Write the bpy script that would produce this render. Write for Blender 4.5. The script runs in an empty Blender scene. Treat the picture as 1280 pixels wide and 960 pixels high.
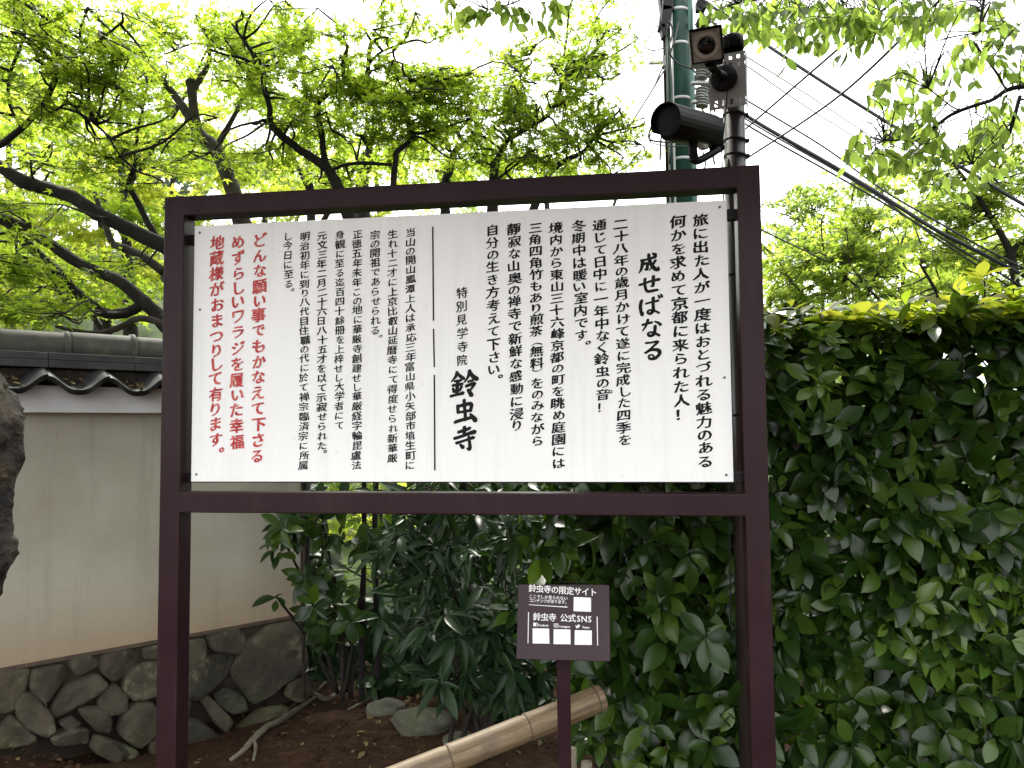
import bpy, bmesh, math, random
import numpy as np
from mathutils import Vector, Matrix

random.seed(7)
rng = np.random.default_rng(11)
SC = bpy.context.scene
COL = SC.collection
R = math.radians

# ------------------------------------------------------------------ camera
EYE = np.array([0.0, 0.0, 1.6])
PITCH, ROLL, FPX = 0.05651, -0.00914, 961.0
cp, sp, cr, sr = math.cos(PITCH), math.sin(PITCH), math.cos(ROLL), math.sin(ROLL)
FWD = np.array([0, cp, sp]); UP0 = np.array([0, -sp, cp]); RT0 = np.array([1.0, 0, 0])
RT = cr * RT0 + sr * UP0
UP = cr * UP0 - sr * RT0
cam = bpy.data.cameras.new('camera')
cam.sensor_width = 36.0
cam.lens = FPX / 1280 * 36
cam.clip_start = 0.05
cam.clip_end = 2000
cam_o = bpy.data.objects.new('camera', cam)
COL.objects.link(cam_o)
M4 = Matrix(((RT[0], UP[0], -FWD[0], EYE[0]), (RT[1], UP[1], -FWD[1], EYE[1]),
             (RT[2], UP[2], -FWD[2], EYE[2]), (0, 0, 0, 1)))
cam_o.matrix_world = M4
SC.camera = cam_o

# ------------------------------------------------------------------ sky, sun, exposure
SUN_EL, SUN_AZ = R(55), R(-15)          # azimuth from +Y towards +X
w = bpy.data.worlds.new('World')
SC.world = w
w.use_nodes = True
nt = w.node_tree
bg = nt.nodes['Background']
sky = nt.nodes.new('ShaderNodeTexSky')
sky.sky_type = 'NISHITA'
sky.sun_disc = False
sky.sun_elevation = SUN_EL
sky.sun_rotation = SUN_AZ
sky.dust_density = 4.0
sky.air_density = 1.0
hs = nt.nodes.new('ShaderNodeHueSaturation')
hs.inputs['Saturation'].default_value = 0.05
hs.inputs['Value'].default_value = 1.0
mx = nt.nodes.new('ShaderNodeMix')
mx.data_type = 'RGBA'
mx.inputs[0].default_value = 0.72       # the veil of bright cloud
mx.inputs[7].default_value = (9.6, 9.75, 9.9, 1)
nt.links.new(sky.outputs[0], hs.inputs['Color'])
nt.links.new(hs.outputs[0], mx.inputs[6])
nt.links.new(mx.outputs[2], bg.inputs['Color'])
bg.inputs['Strength'].default_value = 0.15
sun = bpy.data.lights.new('sun', 'SUN')
sun.energy = 3.6
sun.angle = R(12)
sun.color = (1.0, 0.95, 0.86)
sun_o = bpy.data.objects.new('sun', sun)
COL.objects.link(sun_o)
sd = Vector((math.sin(SUN_AZ) * math.cos(SUN_EL), math.cos(SUN_AZ) * math.cos(SUN_EL), math.sin(SUN_EL)))
sun_o.rotation_euler = sd.to_track_quat('Z', 'Y').to_euler()
SC.view_settings.view_transform = 'Standard'
SC.view_settings.look = 'None'
SC.view_settings.gamma = 1
SC.view_settings.use_curve_mapping = False
SC.view_settings.exposure = 1.6
cy = SC.cycles
cy.use_denoising = True
cy.max_bounces = 7
cy.diffuse_bounces = 4
cy.glossy_bounces = 3
cy.transmission_bounces = 5
cy.transparent_max_bounces = 8
cy.sample_clamp_indirect = 6


# ------------------------------------------------------------------ helpers
def ray(u, v):
    a = (u - 640) / FPX
    b = -(v - 480) / FPX
    return FWD + a * RT + b * UP


def at(u, v, Y):
    """Point at depth Y in front of the viewer, seen in direction (u, v)."""
    d = ray(u, v)
    return EYE + d * (Y / d[1])


def gpt(u, v, z=0.0):
    d = ray(u, v)
    return EYE + d * ((z - EYE[2]) / d[2])


def soil_hit(u, v):
    z = 0.0
    for _ in range(8):
        p = gpt(u, v, z)
        z = 0.5 * z + 0.5 * float(ground_z(p[0], p[1]))
    return gpt(u, v, z)


def px(Y):
    return Y / FPX          # metres per photo pixel


def tag(o, label=None, cat=None, group=None, kind=None):
    if label: o['label'] = label
    if cat: o['category'] = cat
    if group: o['group'] = group
    if kind: o['kind'] = kind
    return o


def empty(name, loc, label, cat, group=None):
    o = bpy.data.objects.new(name, None)
    o.empty_display_size = 0.1
    o.location = Vector(loc)
    COL.objects.link(o)
    return tag(o, label, cat, group)


def link(name, me, m, parent=None, smooth=False):
    if m: me.materials.append(m)
    o = bpy.data.objects.new(name, me)
    COL.objects.link(o)
    if parent:
        o.parent = parent
        # geometry is given in world space: move it into the thing's own space
        p = parent
        off = Vector((0, 0, 0))
        while p:
            off += p.location
            p = p.parent
        me.transform(Matrix.Translation(-off))
    if smooth:
        me.polygons.foreach_set('use_smooth', [True] * len(me.polygons))
    return o


def bm_obj(name, bm, m, parent=None, smooth=False):
    me = bpy.data.meshes.new(name)
    bmesh.ops.recalc_face_normals(bm, faces=bm.faces)
    bm.to_mesh(me)
    bm.free()
    return link(name, me, m, parent, smooth)


def np_mesh(name, V, F):
    """V (n,3); F list of arrays (k, 3|4)."""
    me = bpy.data.meshes.new(name)
    V = np.asarray(V, dtype=np.float32)
    me.vertices.add(len(V))
    me.vertices.foreach_set('co', V.ravel())
    loops = np.concatenate([f.ravel() for f in F]).astype(np.int32)
    tot = np.concatenate([np.full(len(f), f.shape[1]) for f in F]).astype(np.int32)
    st = np.concatenate([[0], np.cumsum(tot)[:-1]]).astype(np.int32)
    me.loops.add(len(loops))
    me.loops.foreach_set('vertex_index', loops)
    me.polygons.add(len(tot))
    me.polygons.foreach_set('loop_start', st)
    me.polygons.foreach_set('loop_total', tot)
    me.update(calc_edges=True)
    me.validate()
    return me


def frame_box(bm, c, ax, ay, az, sx, sy, sz, bev=0.0, seg=2):
    """Box centred at c with half sizes along three unit axes, edges bevelled."""
    b2 = bmesh.new()
    bmesh.ops.create_cube(b2, size=2)
    for v in b2.verts:
        v.co = Vector((v.co.x * sx, v.co.y * sy, v.co.z * sz))
    if bev > 0:
        bmesh.ops.bevel(b2, geom=list(b2.edges), offset=bev, segments=seg, affect='EDGES', profile=0.6)
    c = Vector(c); ax = Vector(ax); ay = Vector(ay); az = Vector(az)
    mp = {}
    for v in b2.verts:
        mp[v] = bm.verts.new(c + ax * v.co.x + ay * v.co.y + az * v.co.z)
    for f in b2.faces:
        bm.faces.new([mp[v] for v in f.verts])
    b2.free()


def basis(d, hint=(0, 0, 1)):
    d = Vector(d).normalized()
    h = Vector(hint)
    if abs(d.dot(h)) > 0.97: h = Vector((1, 0, 0))
    x = d.cross(h).normalized()
    y = x.cross(d).normalized()
    return x, y, d


def lathe(bm, c, axis, prof, n=32, hint=(0, 0, 1)):
    """prof: list of (radius, distance along axis)."""
    x, y, d = basis(axis, hint)
    c = Vector(c)
    rings = []
    for r, h in prof:
        if r < 1e-6:
            rings.append([bm.verts.new(c + d * h)])
        else:
            rings.append([bm.verts.new(c + d * h + (x * math.cos(t) + y * math.sin(t)) * r)
                          for t in [2 * math.pi * k / n for k in range(n)]])
    for a, b in zip(rings[:-1], rings[1:]):
        for k in range(n):
            k2 = (k + 1) % n
            if len(a) == 1 and len(b) == 1: continue
            if len(a) == 1: bm.faces.new([a[0], b[k], b[k2]])
            elif len(b) == 1: bm.faces.new([a[k], a[k2], b[0]])
            else: bm.faces.new([a[k], a[k2], b[k2], b[k]])
    return rings


def catmull(P, n=6):
    P = np.asarray(P, float)
    if len(P) < 3: n = max(n, 2)
    Q = np.vstack([2 * P[0] - P[1], P, 2 * P[-1] - P[-2]])
    out = []
    for i in range(1, len(Q) - 2):
        p0, p1, p2, p3 = Q[i - 1], Q[i], Q[i + 1], Q[i + 2]
        for t in np.linspace(0, 1, n, endpoint=False):
            out.append(0.5 * ((2 * p1) + (-p0 + p2) * t + (2 * p0 - 5 * p1 + 4 * p2 - p3) * t * t
                              + (-p0 + 3 * p1 - 3 * p2 + p3) * t ** 3))
    out.append(P[-1])
    return np.array(out)


class Tubes:
    """Collects tapered tubes; build() links them as ONE mesh."""
    def __init__(self):
        self.V = []; self.F = []; self.n = 0

    def add(self, P, r, sides=8, rough=0.0, cap=True):
        P = np.asarray(P, float)
        r = np.broadcast_to(np.asarray(r, float), (len(P),)).copy()
        T = np.gradient(P, axis=0)
        T /= np.linalg.norm(T, axis=1)[:, None] + 1e-9
        x = np.cross(T[0], [0.3, 0.2, 1.0]); x /= np.linalg.norm(x) + 1e-9
        ang = np.arange(sides) * 2 * math.pi / sides
        rings = []
        for i in range(len(P)):
            x = x - T[i] * (x @ T[i]); x /= np.linalg.norm(x) + 1e-9
            y = np.cross(T[i], x)
            rr = r[i] * (1 + rough * rng.normal(size=sides)) if rough else np.full(sides, r[i])
            rings.append(P[i] + rr[:, None] * (np.cos(ang)[:, None] * x + np.sin(ang)[:, None] * y))
        V = np.concatenate(rings)
        k = np.arange(sides); k2 = (k + 1) % sides
        F = np.concatenate([np.stack([i * sides + k, i * sides + k2, (i + 1) * sides + k2, (i + 1) * sides + k], 1)
                            for i in range(len(P) - 1)])
        self.F.append(F + self.n)
        self.V.append(V)
        n0 = self.n
        self.n += len(V)
        if cap:
            self.V.append(np.stack([P[0], P[-1]]))
            a, b = self.n, self.n + 1
            self.n += 2
            l = n0 + (len(P) - 1) * sides
            self.F.append(np.stack([np.full(sides, a), n0 + k2, n0 + k, np.full(sides, a)], 1)[:, :3])
            self.F.append(np.stack([np.full(sides, b), l + k, l + k2], 1))

    def build(self, name, m, parent=None):
        F3 = [f for f in self.F if f.shape[1] == 3]
        F4 = [f for f in self.F if f.shape[1] == 4]
        F = []
        if F4: F.append(np.concatenate(F4))
        if F3: F.append(np.concatenate(F3))
        me = np_mesh(name, np.concatenate(self.V), F)
        return link(name, me, m, parent, smooth=True)


def unit(a):
    a = np.asarray(a, float)
    return a / (np.linalg.norm(a, axis=-1, keepdims=True) + 1e-9)


# leaf templates: length along +Y from the stalk, normal +Z
def leaf_broad(wid=0.36, rows=6, fold=0.12, droop=0.22, tipw=0.0, peak=0.5):
    V = []; F = []
    for i in range(rows + 1):
        t = i / rows
        s = t ** (math.log(0.5) / math.log(peak))
        hw = wid * 0.5 * max(math.sin(math.pi * s), 0) ** 0.85 + (0.006 if 0 < i < rows else 0)
        if i == 0: hw = 0.008
        if i == rows: hw = 0.003
        z = -droop * t * t
        V += [(-hw, t, z + fold * hw * 2), (0, t, z), (hw, t, z + fold * hw * 2)]
    for i in range(rows):
        a = 3 * i
        F += [(a, a + 1, a + 4, a + 3), (a + 1, a + 2, a + 5, a + 4)]
    return np.array(V, float), np.array(F)


def leaf_maple():
    lobes = [(-112, .42), (-58, .78), (0, 1.0), (58, .78), (112, .42)]
    V = [(0, 0, 0), (0.03, -0.02, 0)]
    pts = []
    for i, (a, l) in enumerate(lobes):
        t = R(a)
        w0 = R(13)
        pts.append((math.sin(t - w0) * l * .55, math.cos(t - w0) * l * .55, -.03))
        pts.append((math.sin(t) * l, math.cos(t) * l, -.14 * l))
        pts.append((math.sin(t + w0) * l * .55, math.cos(t + w0) * l * .55, -.03))
        if i < 4:
            t2 = R((a + lobes[i + 1][0]) / 2)
            pts.append((math.sin(t2) * .24, math.cos(t2) * .24, 0.0))
    V = [(0, 0, 0)] + pts
    F = [(0, i + 1, i) for i in range(1, len(pts))]
    return np.array(V, float), np.array(F)


L_BROAD = leaf_broad(0.50, 6, 0.13, 0.24, peak=0.54)
L_SLIM = leaf_broad(0.26, 6, 0.22, 0.30, peak=0.45)
L_CHERRY = leaf_broad(0.50, 6, 0.14, 0.14, peak=0.42)
L_MAPLE = leaf_maple()
L_CLUMP = leaf_broad(0.62, 2, 0.2, 0.15, peak=0.5)


class Leaves:
    def __init__(self, tpl):
        self.tpl = tpl; self.P = []; self.A = []; self.N = []; self.S = []

    def add(self, P, A, N, S):
        self.P.append(np.atleast_2d(P)); self.A.append(np.atleast_2d(A))
        self.N.append(np.atleast_2d(N)); self.S.append(np.atleast_1d(S))

    def build(self, name, m, parent=None, smooth=True):
        P = np.concatenate(self.P); A = unit(np.concatenate(self.A)); N = np.concatenate(self.N)
        S = np.concatenate(self.S)
        X = unit(np.cross(A, N)); Z = np.cross(X, A)
        tv, tf = self.tpl
        bend = rng.uniform(0.4, 1.7, len(P))
        wv = rng.uniform(0.8, 1.15, len(P))
        V = (P[:, None, :] + S[:, None, None] * (tv[None, :, 0:1] * wv[:, None, None] * X[:, None, :]
             + tv[None, :, 1:2] * A[:, None, :] + tv[None, :, 2:3] * bend[:, None, None] * Z[:, None, :]))
        F = tf[None] + (np.arange(len(P)) * len(tv))[:, None, None]
        me = np_mesh(name, V.reshape(-1, 3), [F.reshape(-1, tf.shape[1])])
        return link(name, me, m, parent, smooth=smooth)


# ------------------------------------------------------------------ materials
def new_mat(name):
    m = bpy.data.materials.new(name)
    m.use_nodes = True
    return m, m.node_tree, m.node_tree.nodes['Principled BSDF']


def noise_node(t, scale, detail=6, rough=0.6, vec=None):
    n = t.nodes.new('ShaderNodeTexNoise')
    n.inputs['Scale'].default_value = scale
    n.inputs['Detail'].default_value = detail
    n.inputs['Roughness'].default_value = rough
    if vec is None:
        tc = t.nodes.new('ShaderNodeTexCoord'); vec = tc.outputs['Object']
    t.links.new(vec, n.inputs['Vector'])
    return n


def ramp(t, src, stops):
    r = t.nodes.new('ShaderNodeValToRGB')
    e = r.color_ramp.elements
    while len(e) < len(stops): e.new(0.5)
    for k, (p, c) in enumerate(stops):
        e[k].position = p
        e[k].color = (*c, 1)
    t.links.new(src, r.inputs[0])
    return r


def mixc(t, fac, a, b):
    m = t.nodes.new('ShaderNodeMix'); m.data_type = 'RGBA'
    if isinstance(fac, float): m.inputs[0].default_value = fac
    else: t.links.new(fac, m.inputs[0])
    for s, i in ((a, 6), (b, 7)):
        if isinstance(s, tuple): m.inputs[i].default_value = (*s, 1)
        else: t.links.new(s, m.inputs[i])
    return m.outputs[2]


def bump(t, b, src, strength=0.3, dist=0.01):
    n = t.nodes.new('ShaderNodeBump')
    n.inputs['Strength'].default_value = strength
    n.inputs['Distance'].default_value = dist
    t.links.new(src, n.inputs['Height'])
    t.links.new(n.outputs[0], b.inputs['Normal'])


def mat_noise(name, stops, scale=8, rough=0.7, bmp=0.3, bdist=0.01, bscale=None, spec=0.4, detail=7):
    m, t, b = new_mat(name)
    n = noise_node(t, scale, detail)
    r = ramp(t, n.outputs['Fac'], stops)
    t.links.new(r.outputs[0], b.inputs['Base Color'])
    b.inputs['Roughness'].default_value = rough
    b.inputs['Specular IOR Level'].default_value = spec
    if bmp:
        n2 = noise_node(t, bscale or scale * 3, 8)
        bump(t, b, n2.outputs['Fac'], bmp, bdist)
    return m


def leaf_mat(name, refl, trans, tfac=0.5, rough=0.5, spec=0.4):
    """refl / trans: three colours each, picked per leaf."""
    m, t, b = new_mat(name)
    g = t.nodes.new('ShaderNodeNewGeometry')
    ps = (0.0, 0.55, 1.0)
    r1 = ramp(t, g.outputs['Random Per Island'], list(zip(ps, refl)))
    r2 = ramp(t, g.outputs['Random Per Island'], list(zip(ps, trans)))
    t.links.new(r1.outputs[0], b.inputs['Base Color'])
    b.inputs['Roughness'].default_value = rough
    b.inputs['Specular IOR Level'].default_value = spec
    tr = t.nodes.new('ShaderNodeBsdfTranslucent')
    t.links.new(r2.outputs[0], tr.inputs['Color'])
    mixs = t.nodes.new('ShaderNodeMixShader')
    mixs.inputs[0].default_value = tfac
    out = t.nodes['Material Output']
    t.links.new(b.outputs[0], mixs.inputs[1])
    t.links.new(tr.outputs[0], mixs.inputs[2])
    t.links.new(mixs.outputs[0], out.inputs['Surface'])
    return m


M = {}
M['dark_tube'] = mat_noise('dark_steel_tube', [(0.3, (.007, .006, .006)), (0.7, (.012, .010, .010))], 6, 0.5, 0, spec=0.2)
def worn(name, stops, scale, rough, streak, dirt, spec, amount=0.35):
    """Painted sheet with rain streaks and faint dirt of their own shape."""
    m, t, b = new_mat(name)
    n = noise_node(t, scale, 6)
    c = ramp(t, n.outputs['Fac'], stops)
    tc = t.nodes.new('ShaderNodeTexCoord')
    mp = t.nodes.new('ShaderNodeMapping'); mp.inputs['Scale'].default_value = streak
    t.links.new(tc.outputs['Object'], mp.inputs[0])
    n2 = noise_node(t, 1.0, 7, 0.65, mp.outputs[0])
    k = ramp(t, n2.outputs['Fac'], [(0.50, (0, 0, 0)), (0.78, (amount, amount, amount))])
    c1 = mixc(t, k.outputs[0], c.outputs[0], dirt)
    n3 = noise_node(t, 45, 3, 0.5)
    k3 = ramp(t, n3.outputs['Fac'], [(0.71, (0, 0, 0)), (0.76, (.5, .5, .5))])
    c2 = mixc(t, k3.outputs[0], c1, dirt)
    t.links.new(c2, b.inputs['Base Color'])
    rr_ = ramp(t, n.outputs['Fac'], [(0.3, (rough * .8,) * 3), (0.7, (rough * 1.2,) * 3)])
    t.links.new(rr_.outputs[0], b.inputs['Roughness'])
    b.inputs['Specular IOR Level'].default_value = spec
    n4 = noise_node(t, 70, 4)
    bump(t, b, n4.outputs['Fac'], 0.06, 0.002)
    return m


M['panel'] = worn('white_sheet_panel', [(0.35, (.80, .805, .79)), (0.62, (.84, .845, .83)), (0.74, (.80, .80, .77))], 1.6, 0.38, (22, 22, 1.2), (.56, .56, .50), 0.35, 0.30)
M['frame'] = worn('brown_painted_steel', [(0.3, (.017, .0064, .0086)), (0.7, (.027, .0105, .0136))], 2.2, 0.42, (9, 9, 2.0), (.045, .030, .030), 0.16, 0.45)
M['ink'] = mat_noise('black_brush_paint', [(0.3, (.005, .005, .005)), (0.7, (.011, .011, .011))], 60, 0.6, 0, spec=0.15)
M['red'] = mat_noise('red_brush_paint', [(0.36, (.62, .20, .17)), (0.50, (.48, .055, .055)), (0.7, (.40, .030, .035))], 42, 0.6, 0, spec=0.2)
M['screw'] = mat_noise('dull_screw_metal', [(0.3, (.12, .12, .12)), (0.7, (.2, .2, .2))], 80, 0.4, 0)
M['white_print'] = mat_noise('white_print', [(0.3, (.66, .65, .64)), (0.7, (.74, .73, .72))], 40, 0.6, 0)
M['qr_board'] = mat_noise('plum_brown_board', [(0.3, (.028, .016, .020)), (0.7, (.040, .024, .029))], 6, 0.5, 0.08, 0.002, 50, 0.2)


def plaster():
    m, t, b = new_mat('aged_plaster')
    n = noise_node(t, 1.3, 5)
    n2 = noise_node(t, 26, 4)
    c = ramp(t, n.outputs['Fac'], [(0.3, (.34, .315, .24)), (0.55, (.45, .43, .35)), (0.75, (.37, .325, .235))])
    tc = t.nodes.new('ShaderNodeTexCoord')
    sep = t.nodes.new('ShaderNodeSeparateXYZ')
    t.links.new(tc.outputs['Object'], sep.inputs[0])
    # splash stain: ochre soil tint in the lowest third of the plaster
    ad = t.nodes.new('ShaderNodeMath'); ad.operation = 'MULTIPLY_ADD'
    t.links.new(n.outputs['Fac'], ad.inputs[0]); ad.inputs[1].default_value = -0.35
    t.links.new(sep.outputs['Z'], ad.inputs[2])
    mr = t.nodes.new('ShaderNodeMapRange')
    mr.inputs[1].default_value = 0.15; mr.inputs[2].default_value = 0.62
    mr.inputs[3].default_value = 0.75; mr.inputs[4].default_value = 0.0
    t.links.new(ad.outputs[0], mr.inputs[0])
    c2 = mixc(t, mr.outputs[0], c.outputs[0], (.30, .185, .085))
    mp = t.nodes.new('ShaderNodeMapping'); mp.inputs['Scale'].default_value = (7, 7, 0.5)
    t.links.new(tc.outputs['Object'], mp.inputs[0])
    ns = noise_node(t, 1.0, 8, 0.7, mp.outputs[0])
    ks = ramp(t, ns.outputs['Fac'], [(0.50, (0, 0, 0)), (0.74, (.42, .42, .42))])
    c2 = mixc(t, ks.outputs[0], c2, (.15, .135, .095))
    t.links.new(c2, b.inputs['Base Color'])
    b.inputs['Roughness'].default_value = 0.85
    bump(t, b, n2.outputs['Fac'], 0.12, 0.004)
    return m


def stone_mat(name, base, lich):
    m, t, b = new_mat(name)
    g = t.nodes.new('ShaderNodeNewGeometry')
    r0 = ramp(t, g.outputs['Random Per Island'], [(0, base[0]), (0.5, base[1]), (1, base[2])])
    n = noise_node(t, 9, 10, 0.7)
    r1 = ramp(t, n.outputs['Fac'], [(0.3, (.45, .45, .45)), (0.65, (1.5, 1.5, 1.5))])
    mu = t.nodes.new('ShaderNodeMix'); mu.data_type = 'RGBA'; mu.blend_type = 'MULTIPLY'
    mu.inputs[0].default_value = 0.85
    t.links.new(r0.outputs[0], mu.inputs[6]); t.links.new(r1.outputs[0], mu.inputs[7])
    n2 = noise_node(t, 6.5, 6, 0.65)
    rl = ramp(t, n2.outputs['Fac'], [(0.56, (0, 0, 0)), (0.66, (.8, .8, .8))])
    c = mixc(t, rl.outputs[0], mu.outputs[2], lich)
    n3 = noise_node(t, 3.2, 6, 0.65)
    rm = ramp(t, n3.outputs['Fac'], [(0.50, (0, 0, 0)), (0.68, (.8, .8, .8))])
    c = mixc(t, rm.outputs[0], c, (.085, .095, .035))
    t.links.new(c, b.inputs['Base Color'])
    b.inputs['Roughness'].default_value = 0.88
    bump(t, b, n.outputs['Fac'], 1.0, 0.045)
    return m


M['plaster'] = plaster()
M['white_plaster'] = mat_noise('white_cornice_plaster', [(0.3, (.66, .66, .67)), (0.7, (.76, .76, .77))], 3, 0.85, 0.1, 0.003, 40)
M['stone'] = stone_mat('mossy_field_stone', [(.032, .031, .022), (.085, .070, .046), (.050, .040, .026)], (.20, .19, .12))
M['mortar'] = mat_noise('dark_earth_joint', [(0.3, (.026, .020, .014)), (0.7, (.06, .046, .033))], 20, 0.95, 0.5, 0.01)
M['tile'] = mat_noise('smoked_clay_tile', [(0.3, (.022, .023, .024)), (0.55, (.045, .047, .046)), (0.75, (.11, .11, .098))], 7, 0.55, 0.2, 0.004, 40)
M['tile_ridge'] = mat_noise('lichened_ridge_tile', [(0.3, (.045, .047, .038)), (0.55, (.078, .08, .064)), (0.75, (.13, .13, .105))], 9, 0.75, 0.25, 0.004, 50)
M['bark'] = mat_noise('maple_bark', [(0.34, (.005, .004, .0035)), (0.60, (.012, .010, .008)), (0.74, (.040, .038, .030))], 7, 0.9, 0.7, 0.02, 22)
M['bark_grey'] = mat_noise('mossy_grey_bark', [(0.30, (.014, .011, .009)), (0.55, (.034, .028, .022)), (0.72, (.06, .065, .038))], 8, 0.9, 0.7, 0.02, 22)
M['twig'] = mat_noise('twig_bark', [(0.3, (.010, .008, .006)), (0.7, (.025, .020, .014))], 20, 0.85, 0)
M['trunk_dark'] = mat_noise('weathered_trunk_bark', [(0.40, (.006, .004, .003)), (0.51, (.024, .014, .007)), (0.60, (.060, .038, .019)), (0.70, (.16, .135, .095))], 7, 0.6, 1.0, 0.05, 13, 0.5, 12)
M['moss'] = mat_noise('moss', [(0.3, (.03, .045, .012)), (0.7, (.08, .10, .03))], 30, 0.95, 0.6, 0.01)
M['root'] = mat_noise('pale_root', [(0.3, (.10, .085, .062)), (0.55, (.19, .165, .12)), (0.72, (.13, .13, .08))], 18, 0.9, 0.6, 0.01, 50)
M['bamboo'] = None
M['black'] = mat_noise('black_plastic', [(0.3, (.006, .006, .007)), (0.7, (.010, .010, .012))], 12, 0.5, 0.03, 0.001, 200, spec=0.18)
M['pole_brown'] = mat_noise('dark_brown_pole_paint', [(0.3, (.022, .015, .0145)), (0.7, (.032, .023, .022))], 5, 0.34, 0.02, 0.001, 80, 0.5)
M['grey_metal'] = mat_noise('galvanised_plate', [(0.3, (.34, .34, .35)), (0.7, (.45, .45, .46))], 14, 0.45, 0)
M['grey_plastic'] = mat_noise('grey_housing', [(0.3, (.40, .40, .375)), (0.7, (.48, .48, .45))], 9, 0.5, 0)
M['lens'] = mat_noise('dark_lens_glass', [(0.3, (.008, .007, .007)), (0.7, (.014, .012, .012))], 4, 0.12, 0, spec=0.35)
M['green_pole'] = mat_noise('green_pole_paint', [(0.3, (.006, .034, .024)), (0.7, (.010, .054, .038))], 3, 0.4, 0.03, 0.002, 60)
M['green_cover'] = mat_noise('light_green_conduit', [(0.3, (.012, .062, .044)), (0.7, (.018, .085, .060))], 3, 0.4, 0)
M['cable'] = mat_noise('cable_rubber', [(0.3, (.020, .022, .024)), (0.7, (.032, .034, .037))], 5, 0.5, 0)
M['cable_pale'] = mat_noise('grey_cable', [(0.3, (.22, .23, .22)), (0.7, (.30, .31, .30))], 5, 0.5, 0)
M['ceramic'] = mat_noise('insulator_glaze', [(0.3, (.10, .10, .10)), (0.7, (.2, .2, .2))], 5, 0.25, 0)

M['maple_leaf'] = leaf_mat('maple_leaf', [(.045, .085, .014), (.065, .115, .018), (.095, .135, .022)],
                           [(.25, .385, .024), (.37, .52, .036), (.53, .645, .055)], 0.58, 0.5, 0.2)
M['maple_sunlit'] = leaf_mat('sunlit_maple_leaf', [(.09, .12, .02), (.12, .15, .03), (.15, .16, .03)],  # sunlit brightness of the far maples put into the leaf colour
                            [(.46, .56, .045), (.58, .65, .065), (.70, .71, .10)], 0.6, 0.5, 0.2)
M['garden_leaf'] = leaf_mat('garden_tree_leaf', [(.06, .10, .016), (.085, .13, .022), (.11, .14, .03)],
                            [(.32, .47, .05), (.43, .57, .065), (.56, .65, .10)], 0.58, 0.5, 0.2)
M['far_leaf'] = leaf_mat('far_tree_leaf', [(.06, .095, .03), (.085, .12, .04), (.11, .13, .06)],
                         [(.32, .50, .06), (.42, .58, .09), (.54, .62, .18)], 0.55, 0.6, 0.2)
M['far_dark'] = leaf_mat('far_conifer_leaf', [(.035, .06, .035), (.05, .08, .05), (.075, .10, .06)],
                         [(.08, .14, .07), (.12, .18, .09), (.16, .2, .12)], 0.35, 0.6)
M['hedge_leaf'] = leaf_mat('evergreen_hedge_leaf', [(.009, .024, .004), (.018, .044, .006), (.046, .085, .010)],
                           [(.03, .10, .005), (.07, .17, .008), (.17, .30, .016)], 0.13, 0.30, 0.34)
M['hedge_new'] = leaf_mat('young_hedge_leaf', [(.075, .12, .016), (.11, .14, .02), (.13, .125, .025)],
                          [(.36, .54, .03), (.50, .62, .04), (.62, .60, .06)], 0.55, 0.38, 0.35)
M['shrub_leaf'] = leaf_mat('glossy_shrub_leaf', [(.010, .025, .009), (.015, .036, .012), (.024, .05, .015)],
                           [(.02, .06, .008), (.04, .09, .012), (.07, .13, .016)], 0.16, 0.38, 0.22)
M['cherry_leaf'] = leaf_mat('cherry_leaf', [(.040, .066, .018), (.055, .088, .022), (.075, .105, .028)],
                            [(.26, .40, .07), (.36, .52, .08), (.50, .66, .11)], 0.58, 0.45, 0.25)
M['litter'] = leaf_mat('dead_leaf', [(.05, .03, .018), (.11, .07, .035), (.24, .19, .08)],
                       [(.05, .03, .01), (.1, .06, .02), (.2, .15, .05)], 0.2, 0.8, 0.2)


def bamboo_mat():
    m, t, b = new_mat('weathered_bamboo')
    tc = t.nodes.new('ShaderNodeTexCoord')
    mp = t.nodes.new('ShaderNodeMapping')
    mp.inputs['Scale'].default_value = (2.2, 46, 46)
    bd = unit(at(540, 957, 2.72) - at(752, 872, 2.95))
    bx_, by_, _z = basis(bd)
    cmb = t.nodes.new('ShaderNodeCombineXYZ')
    for i_, vec in enumerate((bd, bx_, by_)):
        dt = t.nodes.new('ShaderNodeVectorMath'); dt.operation = 'DOT_PRODUCT'
        t.links.new(tc.outputs['Object'], dt.inputs[0]); dt.inputs[1].default_value = tuple(float(q) for q in vec)
        t.links.new(dt.outputs['Value'], cmb.inputs[i_])
    t.links.new(cmb.outputs[0], mp.inputs[0])
    n = noise_node(t, 1.5, 8, 0.6, mp.outputs[0])
    n2 = noise_node(t, 5, 5)
    c1 = ramp(t, n.outputs['Fac'], [(0.3, (.07, .046, .024)), (0.55, (.18, .125, .066)), (0.75, (.28, .21, .12))])
    k = ramp(t, n2.outputs['Fac'], [(0.50, (0, 0, 0)), (0.66, (.85, .85, .85))])
    c = mixc(t, k.outputs[0], c1.outputs[0], (.075, .055, .038))
    t.links.new(c, b.inputs['Base Color'])
    b.inputs['Roughness'].default_value = 0.6
    bump(t, b, n.outputs['Fac'], 0.15, 0.004)
    return m


M['bamboo'] = bamboo_mat()


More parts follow.
